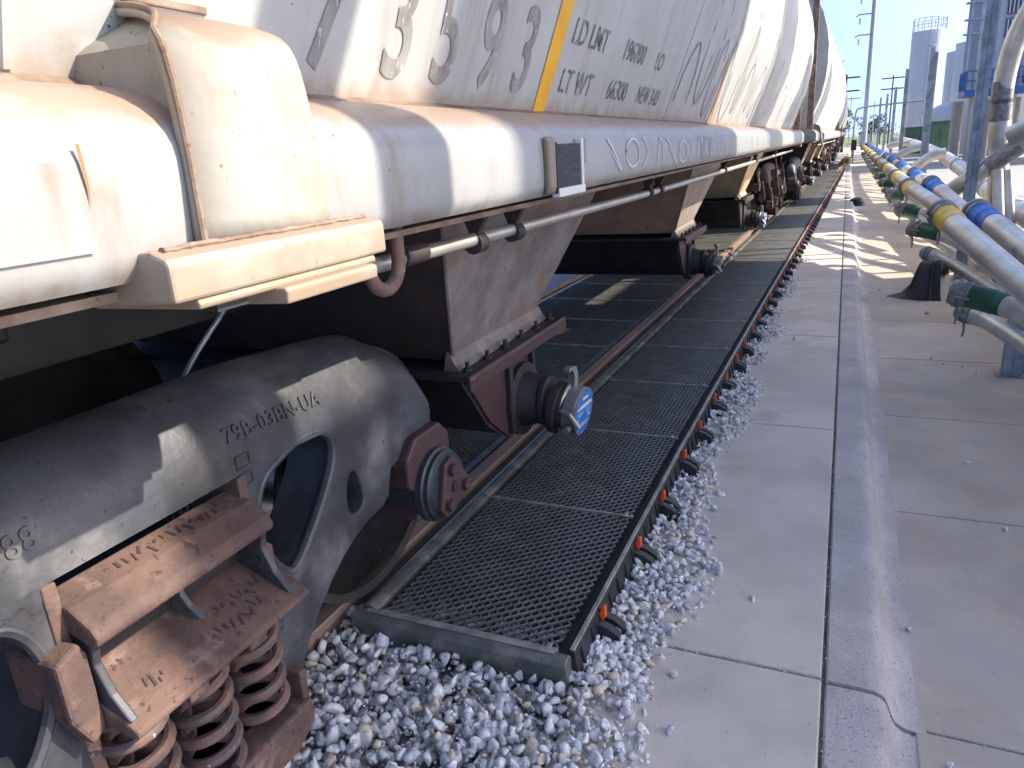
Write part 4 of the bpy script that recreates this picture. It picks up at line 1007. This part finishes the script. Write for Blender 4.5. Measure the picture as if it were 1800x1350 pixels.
# ================================================================== BACKGROUND
def silo(x,y,r,h,l,mt=m_tank,z0=-.26,rail_=True,ladder=True,cone=.3,grp='white storage silos'):
    root=empty('storage_silo',(x,y,z0),l,'silo',grp)
    MB().lathe((x,y,z0),(0,0,1),[(0,r),(h,r),(h+cone,r*.15)],48).build('shell',mt,root,smooth=True)
    for k in range(1,int(h/2.4)):
        MB().lathe((x,y,z0+k*2.4),(0,0,1),[(-.03,r),(-.02,r+.012),(.02,r+.012),(.03,r)],48).build('seam_ring',mt,root,smooth=True)
    if rail_:
        t=z0+h
        for zz in (.5,1.0):
            n=40; MB().tube([(x+r*.97*cos(2*PI*k/n),y+r*.97*sin(2*PI*k/n),t+zz) for k in range(n+1)],.025,5,False).build('guard_rail',m_pole,root)
        for k in range(16):
            a=2*PI*k/16; MB().cyl((x+r*.97*cos(a),y+r*.97*sin(a),t),(x+r*.97*cos(a),y+r*.97*sin(a),t+1.0),.03,5).build('rail_post',m_pole,root)
    if ladder:
        a=R(-80); lx,ly=x+(r+.12)*cos(a),y+(r+.12)*sin(a)
        m_=MB()
        for s_ in (-.25,.25): m_.cyl((lx+s_,ly,z0),(lx+s_,ly,z0+h+1),.03,5)
        for k in range(int(h/.35)): m_.cyl((lx-.25,ly,z0+.3+k*.35),(lx+.25,ly,z0+.3+k*.35),.018,4)
        m_.build('ladder',m_pole,root)
        m_=MB()
        for k in range(int((h-3)/.9)):
            m_.tube([(lx-.32+.64*j/6,ly-.55*sin(PI*j/6),z0+3+k*.9) for j in range(7)],.03,4,False)
        m_.build('ladder_cage',m_pole,root)
    return root
silo(5.85,78,1.33,9.7,'tall pale cylindrical silo with a guard rail on top standing alone at the left')
for i,(x,y,h) in enumerate(((8.5,70,7.2),(8.5,64.5,7.3),(8.5,59,7.4),(8.5,53.5,7.5))):
    silo(x,y,1.9,h,'%s of the pale silos in a row behind the tower, counted from the lone silo'%ordn(i),mt=m_tank,rail_=False,ladder=False,grp='row of pale silos')
# dome roofed low tank
t=empty('low_tank',(6.6,62,-.26),'low white rounded tank behind the green cabinets','tank')
MB().lathe((6.3,60,-.26),(0,0,1),[(0,1.5),(2.4,1.5),(2.9,1.3),(3.2,.8),(3.3,.1)],36).build('shell',m_tank,t,smooth=True)
def cabinet(x0,x1,y0,y1,h,l):
    root=empty('green_cabinet',(x0,y0,-.26),l,'cabinet','green utility cabinets')
    MB().box(x0,x1,y0,y1,-.26,h).build('housing',m_boxg,root,bevel=.02); MB().box(x0-.05,x1+.05,y0-.05,y1+.05,h,h+.08).build('lid',m_boxg,root)
    n=3; w_=(x1-x0)/n
    for k in range(n):
        MB().box(x0+k*w_+.05,x0+(k+1)*w_-.05,y0-.03,y0-.004,-.1,h-.12).build('door_panel',m_boxg,root,bevel=.01)
cabinet(3.9,5.3,64,66,1.55,'lower green cabinet left of the slim posts')
cabinet(4.3,5.75,50,53,1.75,'taller green cabinet with panel doors next to the pillars')
# tower building
tb=empty('process_tower',(6.9,44,-.26),'pale panelled process tower on concrete pillars with blue steel walkway','tower')
MB().box(5.3,13,42,47.5,3.1,22).build('wall',m_tankshade,tb)
for k in range(26):
    x=5.3+.28*k; MB().box(x,x+.06,41.955,41.999,3.1,22).build('wall_rib',m_tankshade,tb)
for k in range(18):
    y=42.1+.3*k; MB().box(5.255,5.299,y,y+.06,3.1,22).build('wall_rib',m_tankshade,tb)
for j,(z0,z1) in enumerate(((4.2,5.0),(5.15,5.95),(3.2,4.05),(6.1,7.2))):
    fr_=MB().box(6.15,6.75,41.90,41.954,z0,z1).build('louvre',m_louvre,tb)
    for k in range(4): MB().box(6.2+k*.15,6.25+k*.15,41.87,41.899,z0+.04,z1-.04).build('louvre_slat',m_tank,fr_)
MB().box(7.1,7.9,41.9,41.954,3.2,5.4).build('dark_doorway',m_louvre,tb)
for x in (5.15,6.4,7.65,8.9):
    for y in (40.4,46.5):
        MB().cyl((x,y,-.26),(x,y,2.7),.27,20).build('pillar',m_pillar,tb,smooth=True)
MB().box(4.6,11,39.8,42.1,2.72,2.98).build('walkway_deck',m_navy,tb)
for z in (3.35,3.75):
    MB().cyl((4.62,39.85,z),(11,39.85,z),.03,6).cyl((4.62,39.85,z),(4.62,42,z),.03,6).build('hand_rail',m_navy,tb)
for k in range(14): MB().box(4.6+k*.48,4.65+k*.48,39.82,39.88,2.98,3.78).build('rail_post',m_navy,tb)
for k in range(5): MB().box(4.58,4.64,39.85+k*.5,39.9+k*.5,2.98,3.78).build('rail_post',m_navy,tb)
for x in (4.75,5.15,5.7): MB().cyl((x,41.7,2.98),(x,41.7,13),.09,12).build('down_pipe',m_pole,tb,smooth=True)
for z in (5.4,6.0,6.7,7.4,8.2): MB().box(4.5,5.5,41.5,41.9,z,z+.06).build('pipe_shelf',m_pole,tb)
MB().cyl((5.3,40.6,-.26),(5.3,40.6,2.7),.10,12).cyl((6.6,40.3,-.26),(7.6,40.3,2.7),.07,8).build('blue_brace',m_navy,tb)
# tall power pole
pp=empty('power_pole',(1.55,88,-.26),'very tall tapered grey steel power pole with insulator arms','utility pole','utility poles')
MB().cyl((1.55,88,-.26),(1.55,88,26),.27,16,.15).build('shaft',m_pole,pp,smooth=True)
for z in (10.8,12.7,14.6,16.6):
    a=MB().tube([(1.55,88,z),(.3,88,z+.03),(-.02,88,z-.15)],.07,8).build('arm',m_pole,pp,smooth=True)
    MB().lathe((.35,88,z-.9),(0,0,1),[(0,.04),(.1,.12),(.2,.05),(.3,.12),(.4,.05),(.5,.12),(.6,.04)],10).build('insulator',m_pole,a)
def pole(x,y,h,l,r=.13,mt=None,arms=2):
    root=empty('utility_pole',(x,y,-.26),l,'utility pole','utility poles')
    MB().cyl((x,y,-.26),(x,y,h),r,10,r*.7).build('shaft',mt or m_wood,root,smooth=True)
    for k in range(arms): MB().box(x-1.1,x+1.1,y-.06,y+.06,h-.35-k*1.1,h-.22-k*1.1).build('crossarm',mt or m_wood,root)
pole(-.45,75,6.4,'dark wooden pole with crossarms just right of the train')
pole(4.1,95,7.2,'dark thin pole left of the lone silo',.10)
pole(.1,110,6.0,'faint slim pole right of the dark wooden one',.07,m_pole,1)
pole(2.6,100,4.9,'thin pale pole right of the tall power pole',.07,m_pole,0)
# gantry pipe frame
gp=empty('pipe_gantry',(1.0,60,-.26),'thin pipe gantry spanning behind the slim posts','gantry')
MB().tube(smoothpoly([(.35,60,-.26),(.35,60,2.9),(.6,60,3.2),(4.6,60,3.3)],2,False),.06,8).build('frame_pipe',m_pole,gp,smooth=True)
# signal box on post
sg=empty('small_black_sign',(.35,50,-.26),'small black box on a short post at the end of the walk','sign')
MB().box(.2,.5,49.9,50.1,.5,1.1).build('box',m_black,sg); MB().cyl((.35,50,-.26),(.35,50,.5),.04,8).build('post',m_pole,sg)
# trees: trunk, limbs, crown of leaf clumps
def tree(x,y,h,r,col,label,n=700,seed=1):
    rr=random.Random(seed); root=empty('leafy_tree',(x,y,-.26),label,'tree','distant trees')
    tk=MB().tube([(x,y,-.26),(x+.05*h*rr.uniform(-1,1),y,h*.35),(x,y,h*.6)],.1,8,True,[.04*h,.028*h,.015*h])
    limbs=[]
    for k in range(7):
        a=rr.uniform(0,2*PI); e=(x+r*.6*cos(a),y+r*.6*sin(a),h*rr.uniform(.55,.85)); limbs.append(e)
        tk.tube([(x,y,h*.3+h*.03*k),((x+e[0])/2,(y+e[1])/2,h*.52),e],.02,6,True,[.015*h,.01*h,.004*h])
    tk.build('trunk',m_wood,root)
    cl=[(x+r*rr.gauss(0,.45),y+r*rr.gauss(0,.45),h*.62+h*.30*rr.uniform(-.8,1)) for _ in range(22)]+limbs
    c_=MB()
    for _ in range(n):
        q=rr.choice(cl); s=.05*h*rr.uniform(.4,1); p=Vector(q)+Vector((rr.gauss(0,1),rr.gauss(0,1),rr.gauss(0,.8)))*r*.17
        a=Vector((rr.gauss(0,1),rr.gauss(0,1),rr.gauss(0,1))).normalized(); b=a.orthogonal().normalized(); c=a.cross(b)
        c_.add([p-b*s,p+c*s*.6,p+b*s,p-c*s*.6],[(0,1,2,3)])
    c_.build('crown',mat('leaves_%d'%seed,col,.8,0,tuple(k*.55 for k in col),1.2,1),root)
tree(3.1,118,3.9,1.6,(.06,.10,.035),'round dark green tree beyond the slim posts',700,1)
tree(-.9,84,4.2,1.3,(.13,.19,.04),'light green tree just beside the far end of the train',600,2)
tree(5.0,125,2.6,1.5,(.16,.11,.03),'low olive brown tree next to the lone silo base',500,3)
tree(4.2,122,2.4,1.3,(.05,.085,.03),'low green bush left of the lone silo base',500,4)
# red roofed shed
sh=empty('red_roof_shed',(1.8,135,-.26),'small shed with a red roof far away by the power pole','shed')
MB().box(1.6,3.4,135,138,-.26,1.3).build('wall',m_tank,sh)
MB().prism([(1.4,1.3),(3.6,1.3),(2.5,2.0)],134.8,138.2).build('roof',mat('red_roof',(.28,.07,.06),.7),sh)
# chain link style far fence posts
fc=empty('far_fence',(0,108,-.26),'low pale wire fence across the far end of the yard','fence')
for k in range(22): MB().cyl((-4+k*.6,108,-.26),(-4+k*.6,108,1.3),.03,6).build('fence_post',m_pole,fc)
for z in (.2,.7,1.25): MB().cyl((-4,108,z),(8.6,108,z),.02,5).build('fence_wire',m_pole,fc)

# cloud: soft white volume-like puffs (mesh lobes far away)
def cloud(cx,cz,y,L,H,label,seed):
    rr=random.Random(seed); root=empty('cloud',(cx,y,cz),label,'cloud')
    mt=bpy.data.materials.get('cloud_vapour')
    if not mt:
        mt=bpy.data.materials.new('cloud_vapour'); mt.use_nodes=True; t=mt.node_tree; t.nodes.clear()
        o_=t.nodes.new('ShaderNodeOutputMaterial'); v=t.nodes.new('ShaderNodeVolumePrincipled')
        v.inputs['Color'].default_value=(1,1,1,1); v.inputs['Anisotropy'].default_value=.2
        tc=t.nodes.new('ShaderNodeTexCoord'); n=t.nodes.new('ShaderNodeTexNoise'); n.inputs['Scale'].default_value=3.0; n.inputs['Detail'].default_value=5
        sb=t.nodes.new('ShaderNodeVectorMath'); sb.operation='LENGTH'
        t.links.new(tc.outputs['Object'],n.inputs['Vector']); t.links.new(tc.outputs['Object'],sb.inputs[0])
        # density: noise minus normalised radius
        mr=t.nodes.new('ShaderNodeMath'); mr.operation='SUBTRACT'; t.links.new(n.outputs[0],mr.inputs[0])
        m2=t.nodes.new('ShaderNodeMath'); m2.operation='MULTIPLY'; m2.inputs[1].default_value=.62; t.links.new(sb.outputs['Value'],m2.inputs[0]); t.links.new(m2.outputs[0],mr.inputs[1])
        m3=t.nodes.new('ShaderNodeMath'); m3.operation='MULTIPLY'; m3.inputs[1].default_value=.8; m3.use_clamp=True; t.links.new(mr.outputs[0],m3.inputs[0])
        t.links.new(m3.outputs[0],v.inputs['Density']); t.links.new(v.outputs[0],o_.inputs['Volume'])
    m_=MB(); m_.lathe((0,0,0),(0,0,1),[(-1,.02),(-.9,.43),(-.7,.71),(-.4,.92),(0,1),(.4,.92),(.7,.71),(.9,.43),(1,.02)],24)
    me=bpy.data.meshes.new('vapour'); me.from_pydata(m_.v,[],m_.f); me.materials.append(mt)
    o=bpy.data.objects.new('vapour',me); COL.objects.link(o); o.parent=root; o.scale=(L,H*1.6,H)
cloud(38,113,900,62,13,'thin white cloud at the top of the sky behind the tall power pole',1)
cloud(40,44,900,45,8,'faint white cloud low between the slim posts and the lone silo',2)

# ------------------------------------------------------------------ unseen things placed beside the lane for the shade they cast into view
def shade_silo(x,y,r,h,l,z0=-.26):  # unseen silo, placed and sized for its shadow edge on the car
    root=empty('storage_silo',(x,y,z0),l,'silo','unseen silo added for shade')
    MB().lathe((x,y,z0),(0,0,1),[(0,r),(h,r),(h+.6,r*.15)],40).build('shell',m_tank,root,smooth=True)
pb=empty('shade_canopy',(6,7,-.26),'unseen flat canopy added right of the lane for its shade','canopy')
MB().box(4.0,8.2,1.4,12.1,4.72,4.92).build('roof',m_tank,pb); MB().box(4.0,4.7,3.05,11.7,4.922,5.40).build('roof_shade_box',m_tank,pb)  # unseen roof and box, added and shaped to shade lane and truck
for x in (4.2,8.0):
    for y in (1.6,4.9,8.1,11.3): MB().cyl((x,y,-.26),(x,y,4.72),.08,10).build('column',m_pole,pb)
shade_silo(6.6,7.13,2.1,14,'unseen wide silo added right behind the canopy for its shade')
def vessel(x,y,z0,z1,r,l):  # unseen vessels, added to cast shade on car and walk
    root=empty('shade_vessel',(x,y,-.26),l,'tank','unseen vessels added for shade')
    MB().lathe((x,y,z0),(0,0,1),[(-.5,.15),(0,r),(z1-z0,r),(z1-z0+.3,r*.3)],24).build('shell',m_tank,root,smooth=True)
    for k in range(4):
        a=PI/4+k*PI/2; MB().cyl((x+r*.9*cos(a),y+r*.9*sin(a),-.26),(x+r*.9*cos(a),y+r*.9*sin(a),z0+.1),.05,8).build('leg',m_pole,root)
vessel(4.9,12.5,6.1,8.6,.9,'unseen raised vessel added for shade just past the canopy')
vessel(4.9,17.2,3.0,6.8,1.2,'unseen raised vessel added for shade, second past the canopy')
vessel(4.9,21.5,3.0,6.8,1.1,'unseen raised vessel added for shade, third past the canopy')
p_=post(1.3,2.25,6.6,'tall channel post standing beside the camera',.17)
